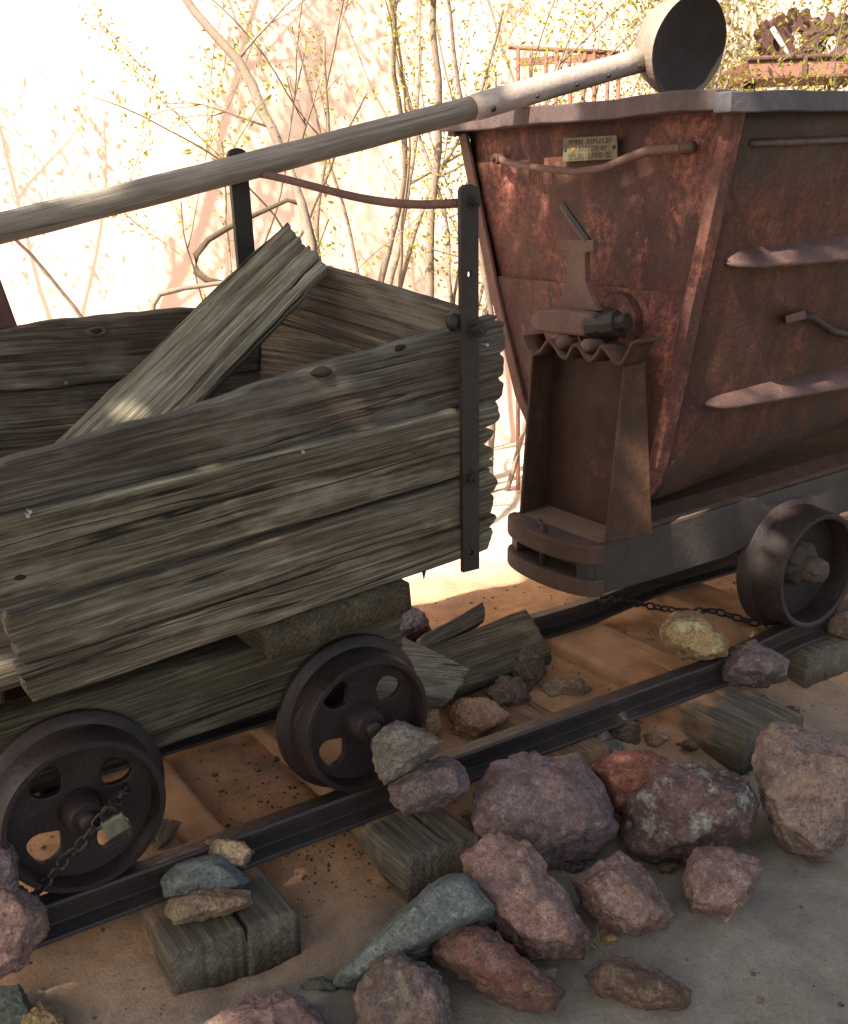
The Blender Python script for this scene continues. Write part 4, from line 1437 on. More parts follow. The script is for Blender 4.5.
ROCKS = [
    ([(-30, 842), (0, 838), (15, 845), (20, 870), (18, 892), (-5, 900), (-35, 890)], 0.06, 'purple', 'purple grey rock at the left edge beside the chained wheel', 5, 0.9),
    ([(-40, 895), (18, 882), (45, 905), (47, 930), (25, 965), (0, 978), (-40, 975)], -0.09, 'pink', 'pink rock at the left edge where the near rail ends', 5, 0.9),
    ([(372, 738), (395, 720), (420, 728), (442, 742), (430, 758), (408, 772), (385, 785), (376, 770)], 0.055, 'grey', 'tan grey stone perched on the rail against the middle wheel', 5, 0.9),
    ([(388, 785), (415, 763), (445, 755), (468, 768), (470, 790), (445, 805), (405, 815), (390, 800)], -0.02, 'purple', 'rounded purple grey stone just below the stone wedged at the middle wheel', 5, 0.9),
    ([(195, 845), (215, 838), (245, 842), (255, 852), (245, 868), (220, 866), (200, 858)], -0.05, 'tan', 'small tan stone, topmost of three on the cracked tie', 4, 0.8),
    ([(160, 880), (175, 862), (220, 852), (250, 880), (240, 890), (200, 893), (165, 898)], -0.08, 'blue', 'blue grey slab, middle of three stones on the cracked tie', 4, 0.8),
    ([(165, 912), (170, 898), (225, 888), (250, 890), (253, 905), (225, 915), (175, 925)], -0.08, 'tan', 'flat tan and brown stone, lowest of three on the cracked tie', 4, 0.8),
    ([(475, 790), (490, 765), (520, 752), (580, 755), (600, 785), (617, 830), (590, 855), (555, 868), (500, 840), (475, 845)], -0.2, 'plum', 'largest purple grey boulder, left of the reddish rock', 5, 0.9),
    ([(588, 768), (615, 750), (655, 752), (690, 770), (680, 812), (640, 832), (608, 805)], -0.18, 'red', 'brick red rock wedged between the two largest dark boulders', 5, 0.9),
    ([(622, 795), (655, 762), (700, 762), (745, 780), (758, 805), (750, 840), (700, 862), (650, 865), (620, 840)], -0.2, 'lichen', 'big dark brown boulder with pale lichen patches', 5, 0.9),
    ([(750, 760), (755, 735), (775, 720), (815, 740), (850, 745), (868, 800), (845, 835), (822, 862), (785, 845), (765, 815)], -0.2, 'mauve', 'tall pinkish brown boulder at the right edge of the picture', 5, 0.9),
    ([(567, 880), (590, 868), (620, 850), (640, 865), (675, 915), (665, 930), (630, 938), (600, 925)], -0.2, 'rosy', 'angular rosy grey rock in front of the lichen boulder', 5, 0.8),
    ([(680, 880), (695, 848), (725, 847), (760, 862), (757, 890), (725, 922), (690, 912)], -0.2, 'rosy', 'squat roundish pink rock standing alone on the grey sand', 5, 0.9),
    ([(458, 855), (490, 830), (530, 845), (560, 890), (588, 930), (580, 955), (530, 958), (480, 915)], -0.2, 'pink', 'long pink rock slanting down below the largest purple boulder', 5, 0.8),
    ([(330, 985), (345, 962), (440, 874), (465, 870), (502, 902), (494, 922), (440, 938), (352, 990)], -0.2, 'blue', 'blue green slate slab lying left of the long pink rock', 5, 0.7),
    ([(383, 940), (400, 932), (425, 934), (429, 948), (405, 956), (388, 952)], -0.2, 'green', 'small green slate chip below the blue green slab', 4, 0.8),
    ([(428, 942), (450, 925), (480, 920), (530, 965), (562, 990), (555, 1010), (520, 1012), (470, 978), (435, 962)], -0.2, 'rust', 'reddish brown wedge of rock in the bottom middle of the picture', 5, 0.8),
    ([(353, 995), (370, 962), (400, 953), (435, 968), (452, 1000), (445, 1040), (360, 1045)], -0.2, 'mauve', 'mauve pink rock cut by the bottom edge, beside the brown wedge', 5, 0.9),
    ([(200, 1025), (240, 1000), (290, 989), (320, 1010), (340, 1045), (215, 1055)], -0.2, 'pink', 'pale pink rock cut by the bottom edge below the cracked tie', 5, 0.9),
    ([(583, 975), (610, 955), (650, 965), (694, 990), (685, 1010), (640, 1013), (600, 1000)], -0.215, 'brown', 'low dark brown rock sunk in the sand at bottom right', 5, 0.8),
    ([(658, 632), (672, 612), (700, 612), (728, 640), (728, 655), (700, 662), (668, 652)], 0.0, 'yellow', 'yellow and tan rock lying on the near rail', 5, 0.9),
    ([(720, 662), (735, 645), (755, 640), (768, 655), (790, 660), (788, 680), (760, 688), (722, 685)], -0.08, 'purple', 'rough purple rock on the tie below the steel cart wheel', 5, 0.9),
    ([(822, 622), (835, 607), (860, 605), (875, 640), (842, 646), (826, 640)], -0.08, 'brown', 'brown stone at the right edge behind the steel cart wheel', 4, 0.9),
    ([(448, 712), (460, 698), (490, 698), (512, 716), (500, 728), (470, 740), (453, 736)], -0.12, 'orange', 'tan pink stone between the rails right of the middle wheel', 4, 0.9),
    ([(486, 692), (500, 676), (520, 678), (532, 698), (522, 714), (500, 714)], -0.12, 'brown', 'roundish brown stone between the rails', 4, 0.9),
    ([(510, 662), (525, 645), (543, 653), (546, 675), (530, 692), (512, 682)], -0.12, 'brown', 'upright brown stone against the dark timber between the rails', 4, 0.9),
    ([(538, 684), (555, 679), (580, 677), (592, 688), (580, 701), (550, 702)], -0.13, 'tan', 'flat tan stone against the dust covered tie', 4, 0.9),
    ([(550, 736), (570, 722), (602, 722), (612, 740), (597, 755), (562, 755)], -0.16, 'purple', 'half hidden purple stone under the near rail', 4, 0.9),
    ([(602, 706), (620, 700), (640, 722), (640, 748), (612, 750)], -0.17, 'brown', 'dark brown stone between the near rail and the red rock', 4, 0.9),
    ([(568, 755), (600, 739), (622, 742), (630, 756), (590, 764)], -0.16, 'green', 'green slate sliver behind the red rock', 4, 0.8),
    ([(423, 714), (438, 709), (442, 728), (431, 743), (423, 736)], -0.12, 'orange', 'small bright orange stone just right of the middle wheel', 4, 0.9),
    ([(440, 692), (456, 688), (459, 700), (447, 706), (440, 703)], -0.11, 'tan', 'small cream stone under the pale broken plank', 4, 0.9),
    ([(143, 838), (160, 818), (182, 822), (173, 838), (155, 853)], -0.1, 'tan', 'pale chipped stone beside the chained wheel, behind the rail', 4, 0.9),
    ([(-12, 985), (20, 984), (34, 1010), (32, 1045), (-12, 1045)], -0.2, 'green', 'dark green rock at the bottom left corner', 4, 0.9),
    ([(18, 1012), (40, 1002), (64, 1015), (70, 1045), (18, 1045)], -0.2, 'yellow', 'yellowish stone at the bottom edge near the left corner', 4, 0.9),
    ([(386, 622), (405, 603), (425, 613), (432, 632), (405, 643), (388, 637)], -0.08, 'purple', 'purple rock behind the middle wheel, under the wooden cart end', 4, 0.9),
]
def disc(px, py, w, h):
    return [(px + w * math.cos(a) * (1 + 0.2 * math.sin(3 * a + px)), py + h * math.sin(a) * (1 + 0.2 * math.cos(2 * a + py))) for a in [k * 0.785 for k in range(8)]]


for (px, py, w_, h_, zg, kd, lab) in [
        (655, 738, 13, 8, -0.16, 'tan', 'small tan stone behind the lichen boulder beside the grey tie'),
        (520, 742, 12, 6, -0.15, 'rust', 'small reddish stone just behind the largest purple boulder'),
        (690, 745, 10, 6, -0.17, 'brown', 'small brown stone between the lichen boulder and the grey tie'),
        (470, 815, 9, 7, -0.17, 'orange', 'small orange stone tucked left of the largest purple boulder'),
        (610, 938, 10, 6, -0.2, 'yellow', 'small yellowish pebble below the long pink rock'),
        (545, 975, 14, 9, -0.2, 'tan', 'tan stone between the long pink rock and the brown wedge'),
        (668, 868, 12, 8, -0.2, 'brown', 'dark pebble wedged between the rosy rock and the round pink rock'),
        (575, 868, 10, 7, -0.2, 'purple', 'purple pebble in the gap under the largest purple boulder'),
        (320, 985, 20, 8, -0.2, 'green', 'flat green stone half buried beside the mauve rock'),
        (476, 722, 10, 6, -0.11, 'green', 'grey green stone in front of the tan pink stone between the rails'),
        (790, 712, 12, 6, -0.15, 'brown', 'small brown stone behind the tall right boulder')]:
    rock(disc(px, py, w_, h_), zg, kd, lab, int(px + py), 0.9, 4)
for i, (poly, zg, kind, lab, lvl, dep) in enumerate(ROCKS):
    rock(poly, zg, kind, lab, i + 1, dep, 5, rough=0.30 if kind in ('blue', 'green') else 0.66)

for vtx in g.data.vertices:
    x, y, z = vtx.co
    if -1.4 < x < 2.4 and -1.4 < y < 1.2:
        up_ = 0.0
        for (rx, ry, rw) in ROCK_FEET:
            d2 = (x - rx) ** 2 + (y - ry) ** 2
            if d2 < (rw * 2.2) ** 2: up_ = max(up_, min(0.022, rw * 0.28) * math.exp(-d2 / (rw * 1.05) ** 2))
        z += up_ + 0.0022 * noise.noise(Vector((x * 34, y * 34, 2))) + 0.0035 * noise.noise(Vector((x * 15, y * 15, 5)))
        vtx.co.z = z

# ------------------------------------------------------------------ broken timbers between the carts
o = plank('broken_plank', [at(372, 690, 'Z', 0.05), at(455, 698, 'Z', 0.0), at(474, 668, 'Z', 0.03), at(402, 634, 'Z', 0.09)], 0.05, MW_pale, None, nu=60, nv=30, rag=(0, 0.05), seed=41, rnd=0.01)
tag(o, 'pale broken plank end poking out right of the middle wheel', 'plank', 'broken timbers between the rails')
o = plank('broken_plank', [at(428, 652, 'Z', 0.02), at(486, 620, 'Z', 0.02), at(486, 600, 'Z', 0.06), at(424, 634, 'Z', 0.06)], 0.05, MW_dark, None, nu=50, nv=24, rag=(0.01, 0.02), seed=42, rnd=0.012)
tag(o, 'short dark plank resting on the timber behind the rail', 'plank', 'broken timbers between the rails')
o = plank('broken_plank', [at(446, 694, 'Z', -0.04), at(555, 654, 'Z', -0.04), at(525, 606, 'Z', 0.03), at(425, 648, 'Z', 0.03)], 0.05, MW_sill, None, nu=60, nv=30, rag=(0.01, 0.01), seed=43, rnd=0.012)
tag(o, 'wide dark brown plank slanting across the rails between the carts', 'plank', 'broken timbers between the rails')


# ------------------------------------------------------------------ chains and padlock
def link_mesh(L=0.034, W=0.022, r=0.0042):
    pts = []
    h = (L - W) / 2
    for k in range(14):
        a = 2 * math.pi * k / 14
        pts.append(Vector((math.cos(a) * W / 2 * 0.8 + (h if math.cos(a) > 0 else -h), math.sin(a) * W / 2, 0)))
    v, f = [], []
    n = len(pts); m = 6
    for i, p in enumerate(pts):
        t_ = (pts[(i + 1) % n] - pts[i - 1]).normalized()
        s = Vector((0, 0, 1)); u = s.cross(t_)
        for k in range(m):
            a = 2 * math.pi * k / m
            v.append(p + (s * math.sin(a) + u * math.cos(a)) * r)
    for i in range(n):
        for k in range(m):
            i2, k2 = (i + 1) % n, (k + 1) % m
            f.append((i * m + k, i2 * m + k, i2 * m + k2, i * m + k2))
    me = bpy.data.meshes.new('link')
    me.from_pydata([tuple(q) for q in v], [], f)
    for p in me.polygons: p.use_smooth = True
    me.materials.append(M_iron)
    return me


LM = link_mesh()


def chain(path, label, sag=0.0, step=0.026):
    path = [Vector(p) for p in path]
    root = thing('chain', label, 'chain', path[0], 'iron chains')
    seg = []
    for a, b in zip(path[:-1], path[1:]):
        n = max(1, int((b - a).length / 0.004))
        seg += [a.lerp(b, k / n) for k in range(n)]
    acc, last, pts = 0, seg[0], [seg[0]]
    for p in seg[1:]:
        if (p - last).length >= step:
            pts.append(p); last = p
    for i in range(len(pts) - 1):
        a, b = pts[i], pts[i + 1]
        fr = frame_at((a + b) / 2, b - a, Vector((0.2, -0.6, 0.7)))
        fr = fr @ Matrix.Rotation(math.radians(25 + 90 * (i % 2)), 4, 'X')
        o = bpy.data.objects.new('link', LM)
        link(o, root, fr)
    return root


yw = -0.05
chain([at(128, 786, 'Y', 0.05), at(122, 795, 'Y', -0.04), at(112, 806, 'Y', yw - 0.02), at(98, 822, 'Y', yw - 0.025), at(84, 842, 'Y', yw - 0.02), at(66, 858, 'Y', yw), at(52, 876, 'Y', -0.035), at(38, 890, 'Y', -0.02), at(30, 905, 'Y', 0.0)],
      'rusty chain hanging from the left wheel down to the rail end')
chain([at(600, 600, 'Z', 0.02), at(625, 601, 'Z', -0.02), at(655, 607, 'Z', -0.05), at(685, 612, 'Z', -0.04), at(712, 610, 'Z', 0.0), at(738, 618, 'Z', -0.02), at(765, 626, 'Z', -0.04), at(800, 628, 'Z', -0.03)],
      'rusty chain lying on the dusty tie under the steel cart')
# padlock
pc = at(115, 825, 'Y', yw - 0.035)
pk = thing('padlock', 'small greenish padlock hanging on the chain of the left wheel', 'padlock', pc)
fr = frame_at(pc, (0.95, -0.1, 0.32), (0.1, -0.95, 0.2))
bv, bf = box(-0.024, 0.024, -0.019, 0.019, -0.010, 0.010)
mk('lock_body', [fr @ Vector(q) for q in bv], bf, M_lock, pk, frame=fr, bevel=0.004)
v, f = tube([fr @ Vector(q) for q in [(-0.014, 0.015, 0), (-0.014, 0.034, 0), (-0.008, 0.042, 0), (0, 0.045, 0), (0.008, 0.042, 0), (0.014, 0.034, 0), (0.014, 0.015, 0)]], 0.0045, 10)
mk('shackle', v, f, M_iron, pk, True)

# ------------------------------------------------------------------ vegetation
def branch(rr, p, d, L, r, depth, vf, tips, wander=0.25, up=0.25, kids=(2, 4), minr=0.002):
    n = max(4, int(L / 0.10))
    pts, rad = [p], [r]
    q, dd = p.copy(), d.normalized()
    for i in range(n):
        dd = (dd + Vector((rr.gauss(0, 1), rr.gauss(0, 1), rr.gauss(0, 1))) * wander * 0.35 + Vector((0, 0, up * 0.1))).normalized()
        q = q + dd * (L / n)
        pts.append(q.copy()); rad.append(max(minr, r * (1 - 0.65 * (i + 1) / n)))
    vf.append(tube(pts, rad, 7 if r > 0.012 else 5))
    if depth == 0:
        tips.append(pts)
        return
    for k in range(rr.randint(*kids)):
        i = rr.randint(max(1, n // 3), n)
        s = Vector((rr.gauss(0, 1), rr.gauss(0, 1), rr.gauss(0, 0.6)))
        nd = (pts[i] - pts[i - 1]).normalized() + s.normalized() * 0.75
        branch(rr, pts[i], nd, L * rr.uniform(0.45, 0.7), rad[i] * 0.7, depth - 1, vf, tips, wander, up, kids, minr)
    tips.append(pts[n // 2:])


def leaves(rr, tips, per, size, spread):
    v, f = [], []
    for pts in tips:
        for k in range(per):
            p = pts[rr.randrange(len(pts))] + Vector((rr.gauss(0, spread), rr.gauss(0, spread), rr.gauss(0, spread)))
            a = Vector((rr.gauss(0, 1), rr.gauss(0, 1), rr.gauss(0, 1))).normalized()
            b = a.cross(Vector((rr.gauss(0, 1), rr.gauss(0, 1), rr.gauss(0, 1)))).normalized()
            s = size * rr.uniform(0.6, 1.4)
            c = a.cross(b) * s * 0.15
            o = len(v)
            v += [p - a * s, p - b * s * 0.42 + c, p + a * s, p + b * s * 0.42 + c]
            f.append((o, o + 1, o + 2, o + 3))
    return v, f


def shrub(name, label, cat, base, seed, stems, per=14, size=0.016, spread=0.05, bark=None, leaf=None, group=None, depth=2, wander=0.25, kids=(2, 4)):
    rr = random.Random(seed)
    root = thing(name, label, cat, base, group)
    vf, tips = [], []
    for (d, L, r, off) in stems:
        branch(rr, Vector(base) + Vector(off), Vector(d), L, r, depth, vf, tips, wander, 0.2, kids)
    v, f = join(*vf)
    mk('trunk', v, f, bark or M_bark, root, True)
    if per:
        v, f = leaves(rr, tips, per, size, spread)
        mk('crown', v, f, leaf or M_leaf, root)
    return root


def gpd(px, D):
    d = ray(px, 185); h = Vector((d[0], d[1], 0)).normalized()
    p = Vector((CAM_POS[0], CAM_POS[1], 0)) + h * D
    return Vector((p.x, p.y, ground_h(p.x, p.y) - 0.03))


def gpt(px, py): 
    p = at(px, py, 'Z', -0.16); return Vector((p.x, p.y, -0.2))


RGT = Vector((0.834, -0.551, 0))
UPV = Vector((0, 0, 1))


def dirn(a, fwd=0.0):
    """stem direction leaning a radians to the right of upright as seen from the path"""
    return UPV * math.cos(a) + RGT * math.sin(a) + Vector((0.55, 0.83, 0)) * fwd


SG = 'shrubs in front of the adobe wall'
shrub('desert_shrub', 'slender pale-stemmed desert shrub right behind the wooden cart end', 'shrub', gpd(352, 5.5), 3,
      [(dirn(-0.02), 2.6, 0.026, (0, 0, 0)), (dirn(-0.10), 2.3, 0.016, (0.05, 0.05, 0)), (dirn(0.06), 2.6, 0.024, (0.06, -0.06, 0)), (dirn(0.10), 2.4, 0.014, (0.12, 0.1, 0)), (dirn(0.0), 2.6, 0.018, (0.1, 0.04, 0))],
      per=95, size=0.012, spread=0.03, group=SG, kids=(1, 2), wander=0.2)
shrub('desert_shrub', 'leaning leafy shrub between the wooden cart and the steel cart', 'shrub', gpd(408, 5.3), 9,
      [(dirn(0.24), 2.6, 0.034, (0, 0, 0)), (dirn(0.12), 2.6, 0.018, (0.1, 0, 0)), (dirn(0.34), 2.2, 0.014, (0.1, 0.1, 0)), (dirn(0.04), 2.4, 0.014, (0.2, -0.1, 0))],
      per=150, size=0.012, spread=0.035, group=SG, kids=(1, 3), wander=0.22)
shrub('desert_shrub', 'sparse yellow-green shrub behind the far iron post', 'shrub', gpd(240, 5.7), 21,
      [(dirn(-0.03), 1.9, 0.012, (0, 0, 0)), (dirn(0.14), 2.4, 0.014, (0.1, 0, 0)), (dirn(-0.16), 1.7, 0.010, (0, 0.1, 0))],
      per=95, size=0.012, spread=0.035, group=SG, kids=(1, 2), wander=0.22)
shrub('desert_shrub', 'bright leafy shrub rising behind the pole near the ladle', 'shrub', gpd(492, 5.4), 33,
      [(dirn(0.02), 2.6, 0.018, (0, 0, 0)), (dirn(-0.12), 2.4, 0.014, (0, 0.1, 0)), (dirn(0.16), 2.4, 0.014, (0.1, 0, 0))],
      per=200, size=0.012, spread=0.04, group=SG, kids=(1, 3), wander=0.22)
shrub('desert_shrub', 'thin shrub with scattered leaves left of the bare arching branch', 'shrub', gpd(150, 5.7), 35,
      [(dirn(-0.05), 2.6, 0.014, (0, 0, 0)), (dirn(0.12), 2.5, 0.014, (0.1, 0, 0))],
      per=80, size=0.009, spread=0.06, group=SG, kids=(1, 2), wander=0.22)
shrub('mesquite_tree', 'forked tree at the left that throws its shadow on the adobe wall', 'tree', (-1.35, 4.45, -0.2), 67,
      [(dirn(0.42, 0.15), 3.9, 0.055, (0, 0, 0)), (dirn(0.50, 0.10), 3.7, 0.045, (0.1, 0, 0)), (dirn(0.34, 0.2), 3.9, 0.045, (0, 0.1, 0))],
      per=190, size=0.022, spread=0.075, group='trees by the adobe wall', kids=(2, 4), wander=0.10)
# bare branch arching across the upper left
bp = [at_depth(x, y, 3.9) for x, y in [(330, 625), (326, 520), (322, 420), (318, 330), (312, 245), (302, 205), (290, 170), (272, 128), (262, 112), (252, 84), (238, 60), (215, 35), (195, 12), (180, -10), (160, -60)]]
rr = random.Random(5)
arch = thing('dead_sapling', 'bare grey branch arching up left above the pole', 'branch', bp[0])
vf = [tube(bp, [0.026, 0.024, 0.022, 0.021, 0.020, 0.018, 0.016, 0.018, 0.020, 0.019, 0.018, 0.017, 0.016, 0.015, 0.012], 9)]
tp_ = []
for i, (sx, sz) in ((6, (0.5, 0.8)), (7, (-0.8, 0.2)), (10, (0.6, 0.9))):
    branch(rr, bp[i], RGT * sx + UPV * sz, 0.35, 0.006, 1, vf, tp_, 0.3, 0.1)
bp2 = Vector(bp[0])
v, f = join(*vf)
mk('trunk', v, f, M_bark, arch, True)
# bent dry branch low on the left
lb = [at_depth(x, y, 3.9) for x, y in [(303, 205), (288, 200), (255, 215), (228, 228), (208, 240), (196, 255), (196, 272), (206, 280), (230, 284)]]
v, f = tube(lb, [0.009, 0.008, 0.009, 0.011, 0.012, 0.013, 0.013, 0.011, 0.009], 8)
o = mk('hooked_branch', v, f, M_bark2, arch, True, Matrix.Translation(lb[3]))
lb = [at_depth(x, y, 3.6) for x, y in [(146, 645), (150, 450), (152, 330), (153, 305), (160, 294), (185, 288), (222, 283), (262, 276)]]
v, f = tube(lb, [0.012, 0.011, 0.010, 0.010, 0.010, 0.009, 0.008, 0.006], 8)
o = mk('dry_branch', v, f, M_bark, None, True, Matrix.Translation(lb[0]))
tag(o, 'pale bent twig just above the far plank of the wooden cart', 'branch')

# leafy tree at the right, behind the ladle
shrub('leafy_tree', 'dense yellow-green tree behind the ladle at the upper right', 'tree', gpd(722, 5.7), 51,
      [(dirn(0.0), 2.2, 0.05, (0, 0, 0)), (dirn(0.35), 2.0, 0.035, (0.1, 0, 0)), (dirn(-0.2), 2.1, 0.03, (0, 0.1, 0)), (dirn(0.5), 2.6, 0.03, (0.1, 0.1, 0))],
      per=420, size=0.015, spread=0.13, leaf=M_leaf2, bark=M_bark, group='trees at the upper right')

# the shade tree over the carts (out of the picture, its crown keeps the sun off the track)
rr = random.Random(77)
tb = Vector((-4.1, -2.4, -0.2))
shade = thing('shade_tree', 'broad leafy tree standing left of the carts and shading them', 'tree', tb)
vf, tips = [], []
crown_c = Vector((-2.2, -1.0, 4.4))
vf.append(tube([tb, tb + Vector((0.1, 0.1, 1.0)), tb + Vector((0.35, 0.3, 2.0)), tb + Vector((0.8, 0.6, 3.0))], [0.22, 0.18, 0.16, 0.13], 12))
hub_ = tb + Vector((0.8, 0.6, 3.0))
for k in range(12):
    a = 2 * math.pi * k / 12
    tgt = crown_c + Vector((math.cos(a) * 2.0, math.sin(a) * 1.7, rr.uniform(-0.6, 0.7)))
    mid = hub_.lerp(tgt, 0.5) + Vector((0, 0, 0.25))
    vf.append(tube([hub_, mid, tgt], [0.08, 0.05, 0.012], 7))
v, f = join(*vf)
mk('trunk', v, f, M_bark2, shade, True)
lv_, lf_ = [], []
CL = []
for _ in range(900):
    CL.append((rr.uniform(-1.9, 3.1), rr.uniform(-2.4, 1.05), rr.uniform(-0.2, 0.3)))


def lit_window(q):
    """the crown's own edge: beyond it the sun reaches the ladle and the ground behind the carts"""
    x_, y_ = q.x, q.y
    return False


GAPS = [(0.72, 0.42, 0.08), (0.95, 0.30, 0.07), (-0.28, 0.24, 0.07), (0.50, 0.16, 0.05), (0.30, 0.40, 0.05), (0.85, 0.55, 0.06), (-0.62, -0.42, 0.06), (1.62, 0.21, 0.09), (1.82, 0.22, 0.09), (2.02, 0.24, 0.10), (2.22, 0.26, 0.10), (2.45, 0.28, 0.09), (0.15, -0.62, 0.06), (-0.05, -0.45, 0.05), (2.68, 0.21, 0.08), (-0.33, -0.52, 0.09), (-0.84, -0.03, 0.07), (1.50, 0.19, 0.05), (1.75, 0.12, 0.05), (-0.95, -0.25, 0.08), (0.9, 0.85, 0.07), (2.30, 1.0, 0.05), (0.55, 0.45, 0.04)]
for _ in range(33000):
    T_ = Vector((rr.uniform(-2.0, 3.2), rr.uniform(-2.6, 1.5), -0.15))
    hgt = rr.uniform(3.3, 5.6)
    q = T_ + TO_SUN * ((hgt + 0.15) / TO_SUN.z)
    # crown edge (canopy plane coordinates of the ground shadow)
    if T_.y > (1.42 if 1.65 < T_.x < 2.45 else 1.08) + 0.10 * noise.noise(Vector((T_.x * 1.5, 1, 0))): continue
    if T_.x > 2.38 + 0.1 * noise.noise(Vector((T_.y * 3, 5, 0))) and T_.y > 0.80: continue
    if fbm(Vector((T_.x * 1.9, T_.y * 1.9, hgt * 0.35)), 3) > 0.54: continue
    if any((T_.x - gx_) ** 2 + (T_.y - gy_) ** 2 < gr_ * gr_ for gx_, gy_, gr_ in GAPS): continue
    s = rr.uniform(0.045, 0.085)
    a = Vector((rr.gauss(0, 1), rr.gauss(0, 1), rr.gauss(0, 0.5))).normalized()
    b = a.cross(Vector((rr.gauss(0, 0.5), rr.gauss(0, 0.5), 1))).normalized()
    c = a.cross(b) * s * 0.2
    o_ = len(lv_)
    lv_ += [q - a * s, q - b * s * 0.5 + c, q + a * s, q + b * s * 0.5 + c]
    lf_.append((o_, o_ + 1, o_ + 2, o_ + 3))
mk('crown', lv_, lf_, M_canopy, shade)

# ------------------------------------------------------------------ background: fence and old machinery
fd = 5.6
fence = thing('rusty_fence', 'low rusty picket fence behind the pole near the steel cart', 'fence', gpd(560, 5.6))


def fpt(px, py): return at_depth(px, py, fd)


for k, px in enumerate([518, 530, 546, 556, 570, 583, 594, 607, 618]):
    lean = [0, 3, 0, 2, -2, 4, 0, 3, 1][k]
    v, f = tube([fpt(px - lean, 490), fpt(px, 100), fpt(px + lean * 0.5, 49 + (k % 3) * 2)], 0.011, 6)
    mk('picket', v, f, M_fence, fence, True)
for (y0, y1, r) in [(50, 53, 0.012), (160, 162, 0.012)]:
    v, f = tube([fpt(508, y0 - 3), fpt(560, y0), fpt(620, y1)], r, 6)
    mk('fence_rail', v, f, M_fence, fence, True)
v, f = hexa([fpt(520, 66), fpt(612, 60), fpt(612, 60) + Vector((0.01, 0.02, 0)), fpt(520, 66) + Vector((0.01, 0.02, 0)), fpt(520, 58), fpt(612, 52), fpt(612, 52) + Vector((0.01, 0.02, 0)), fpt(520, 58) + Vector((0.01, 0.02, 0))])
mk('fence_board', v, f, M_fence, fence)

md_ = 5.0


def mpt(px, py, d=md_): return at_depth(px, py, d)


bk = Vector((0.55, 0.83, 0)) * 0.5
bin_ = thing('rusty_bin', 'low rusty metal bin full of scrap gears behind the steel cart', 'bin', mpt(800, 150))
v, f = prism([mpt(752, 79), mpt(900, 72), mpt(900, 50), mpt(748, 61)], bk * 0.03)
pn_ = mk('bin_side', v, f, M_fence, bin_, bevel=0.004)
v, f = prism([mpt(752, 79) + bk, mpt(900, 72) + bk, mpt(900, 52) + bk, mpt(748, 61) + bk], bk * 0.03)
mk('bin_side', v, f, M_fence, bin_)
for px in (752, 896):
    v, f = prism([mpt(px, 79), mpt(px, 79) + bk, mpt(px, 60) + bk, mpt(px, 60)], RGT * 0.012)
    mk('bin_end', v, f, M_fence, bin_)
v, f = prism([mpt(752, 79), mpt(900, 74), mpt(900, 74) + bk, mpt(752, 79) + bk], UPV * 0.01)
mk('bin_floor', v, f, M_fence, bin_)
v, f = tube([mpt(744, 59) - bk * 0.02, mpt(905, 54) - bk * 0.02], 0.012, 8)
mk('bin_rim', v, f, M_gear, bin_, True)
v, f = prism([mpt(801, 76) - bk * 0.05, mpt(805, 76) - bk * 0.05, mpt(806, 57) - bk * 0.05, mpt(802, 57) - bk * 0.05], bk * 0.03)
mk('bin_stay', v, f, M_gear, bin_)
for px in (765, 880):
    v, f = tube([mpt(px, 78) + bk * 0.5, mpt(px, 78) + bk * 0.5 - UPV * 1.9], 0.03, 8)
    mk('bin_leg', v, f, M_gear, bin_, True)


def gear(c, R_, nrm, teeth, label, th=0.04, spin=0.0):
    c = Vector(c); nrm = Vector(nrm).normalized()
    s = nrm.cross(Vector((0.1, 0.2, 1))).normalized(); u = s.cross(nrm)
    pts = []
    for k in range(teeth * 4):
        a = 2 * math.pi * k / (teeth * 4) + spin
        r_ = R_ * (1.0 if k % 4 in (1, 2) else 0.82)
        pts.append(c + (s * math.cos(a) + u * math.sin(a)) * r_)
    inner = [c + (s * math.cos(2 * math.pi * k / (teeth * 4) + spin) + u * math.sin(2 * math.pi * k / (teeth * 4) + spin)) * R_ * 0.3 for k in range(teeth * 4)]
    n = len(pts)
    v = pts + inner + [p + nrm * th for p in pts] + [p + nrm * th for p in inner]
    f = []
    for i in range(n):
        j = (i + 1) % n
        f += [(i, j, n + j, n + i), (2 * n + i, 3 * n + i, 3 * n + j, 2 * n + j), (i, 2 * n + i, 2 * n + j, j), (n + i, n + j, 3 * n + j, 3 * n + i)]
    o = mk('scrap_gear', v, f, M_gear, None, False, Matrix.Translation(c))
    return tag(o, label, 'gear', 'scrap gears in the bin')


tc_ = (Vector(CAM_POS) - mpt(800, 40)).normalized()
gear(mpt(784, 44) + bk * 0.35, 0.135, tc_ + RGT * 0.9 + UPV * 0.5, 11, 'small rusty gear at the left end of the scrap bin', spin=0.2)
gear(mpt(812, 34) + bk * 0.5, 0.15, tc_ + RGT * 0.5 + UPV * 0.2, 12, 'rusty toothed gear standing in the middle of the scrap bin', spin=0.1)
gear(mpt(842, 42) + bk * 0.3, 0.15, tc_ - RGT * 0.6 + UPV * 0.3, 12, 'rusty gear at the right edge of the scrap bin', spin=0.4)
v, f = tube([mpt(772, 28), mpt(790, 58)], 0.012, 6)  # bright sunlit strip behind the cart, built as a pale bar
o = mk('pale_strip', v, f, M_sunstrip, None, True, Matrix.Translation(mpt(790, 58)))
tag(o, 'pale bar standing in for a sunlit strip at the scrap bin beside the gears', 'bar')

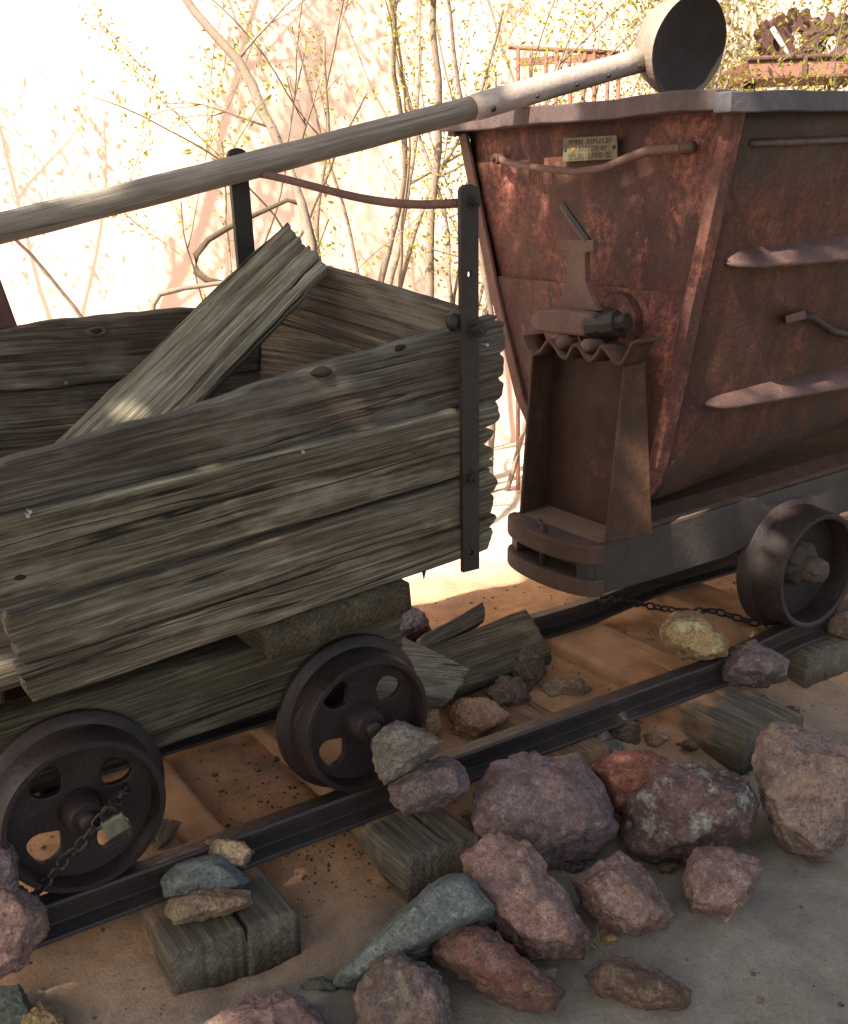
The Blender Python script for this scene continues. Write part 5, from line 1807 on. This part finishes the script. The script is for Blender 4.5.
# ------------------------------------------------------------------ loose gravel and litter
rr = random.Random(12)
dirs, faces = ICO[2]
gv_, gf_ = [], []
d1, f1 = [], []
bm = bmesh.new(); bmesh.ops.create_icosphere(bm, subdivisions=1, radius=1)
bm.verts.ensure_lookup_table()
D1 = [v.co.copy() for v in bm.verts]; F1 = [tuple(v.index for v in fc.verts) for fc in bm.faces]; bm.free()
for _ in range(5200):
    x = rr.uniform(-1.3, 2.2); y = rr.uniform(-1.3, 1.1)
    if noise.noise(Vector((x * 2.2, y * 2.2, 7))) < -0.1 and rr.random() < 0.7: continue
    s = 0.0014 * math.exp(rr.gauss(0.35, 0.6))
    o_ = len(gv_)
    z = ground_h(x, y)
    sc = Vector((rr.uniform(0.7, 1.5), rr.uniform(0.7, 1.5), rr.uniform(0.4, 0.9))) * s
    for d in D1:
        k = 1 + 0.3 * noise.noise(d * 2 + Vector((x * 31, y * 31, 0)))
        gv_.append((x + d.x * sc.x * k, y + d.y * sc.y * k, z + d.z * sc.z * k + sc.z * 0.3))
    gf_ += [tuple(i + o_ for i in q) for q in F1]
o = mk('gravel', gv_, gf_, S['brown'], None, False)
tag(o, 'fine loose gravel scattered over the dusty ground', kind='stuff')
bv_, bf_ = [], []
for (cx_, cy_, sp_, n_) in [(-0.12, -0.02, 0.13, 330), (-0.25, 0.22, 0.15, 160), (0.75, 0.2, 0.2, 120), (-0.2, -0.35, 0.2, 90), (0.4, 0.75, 0.3, 90)]:
    for _ in range(n_):
        x, y = rr.gauss(cx_, sp_), rr.gauss(cy_, sp_)
        z = ground_h(x, y); s_ = rr.uniform(0.0015, 0.005)
        an = rr.uniform(0, 6.28)
        d_ = Vector((math.cos(an), math.sin(an), rr.uniform(-0.2, 0.4))) * s_ * rr.uniform(0.8, 2.2)
        a_, b_ = tube([Vector((x, y, z + s_ * 0.4)), Vector((x, y, z + s_ * 0.4)) + d_], [s_ * 0.6, s_ * 0.4], 5)
        o_ = len(bv_); bv_ += a_; bf_ += [tuple(i + o_ for i in q) for q in b_]
o = mk('bark_litter', bv_, bf_, S['bits'], None)
tag(o, 'dark crumbs of bark and leaf litter around the ties', kind='stuff')
# dry straw between the rocks
sv, sf = [], []
for (px, py) in [(588, 945), (640, 835), (560, 870), (590, 955), (660, 870), (470, 940), (600, 840)]:
    for k in range(7):
        p = at(px + rr.uniform(-14, 14), py + rr.uniform(-8, 8), 'Z', -0.2)
        d = Vector((rr.gauss(0, 1), rr.gauss(0, 1), rr.uniform(0.4, 1.6))).normalized() * rr.uniform(0.03, 0.07)
        a, b = tube([p, p + d * 0.5, p + d + Vector((0, 0, -0.008))], [0.0011, 0.0009, 0.0004], 4)
        o_ = len(sv); sv += a; sf += [tuple(i + o_ for i in q) for q in b]
o = mk('dry_straw', sv, sf, plain('straw', (0.30, 0.23, 0.11), 0.2), None)
tag(o, 'wisps of dry straw between the rocks', kind='stuff')
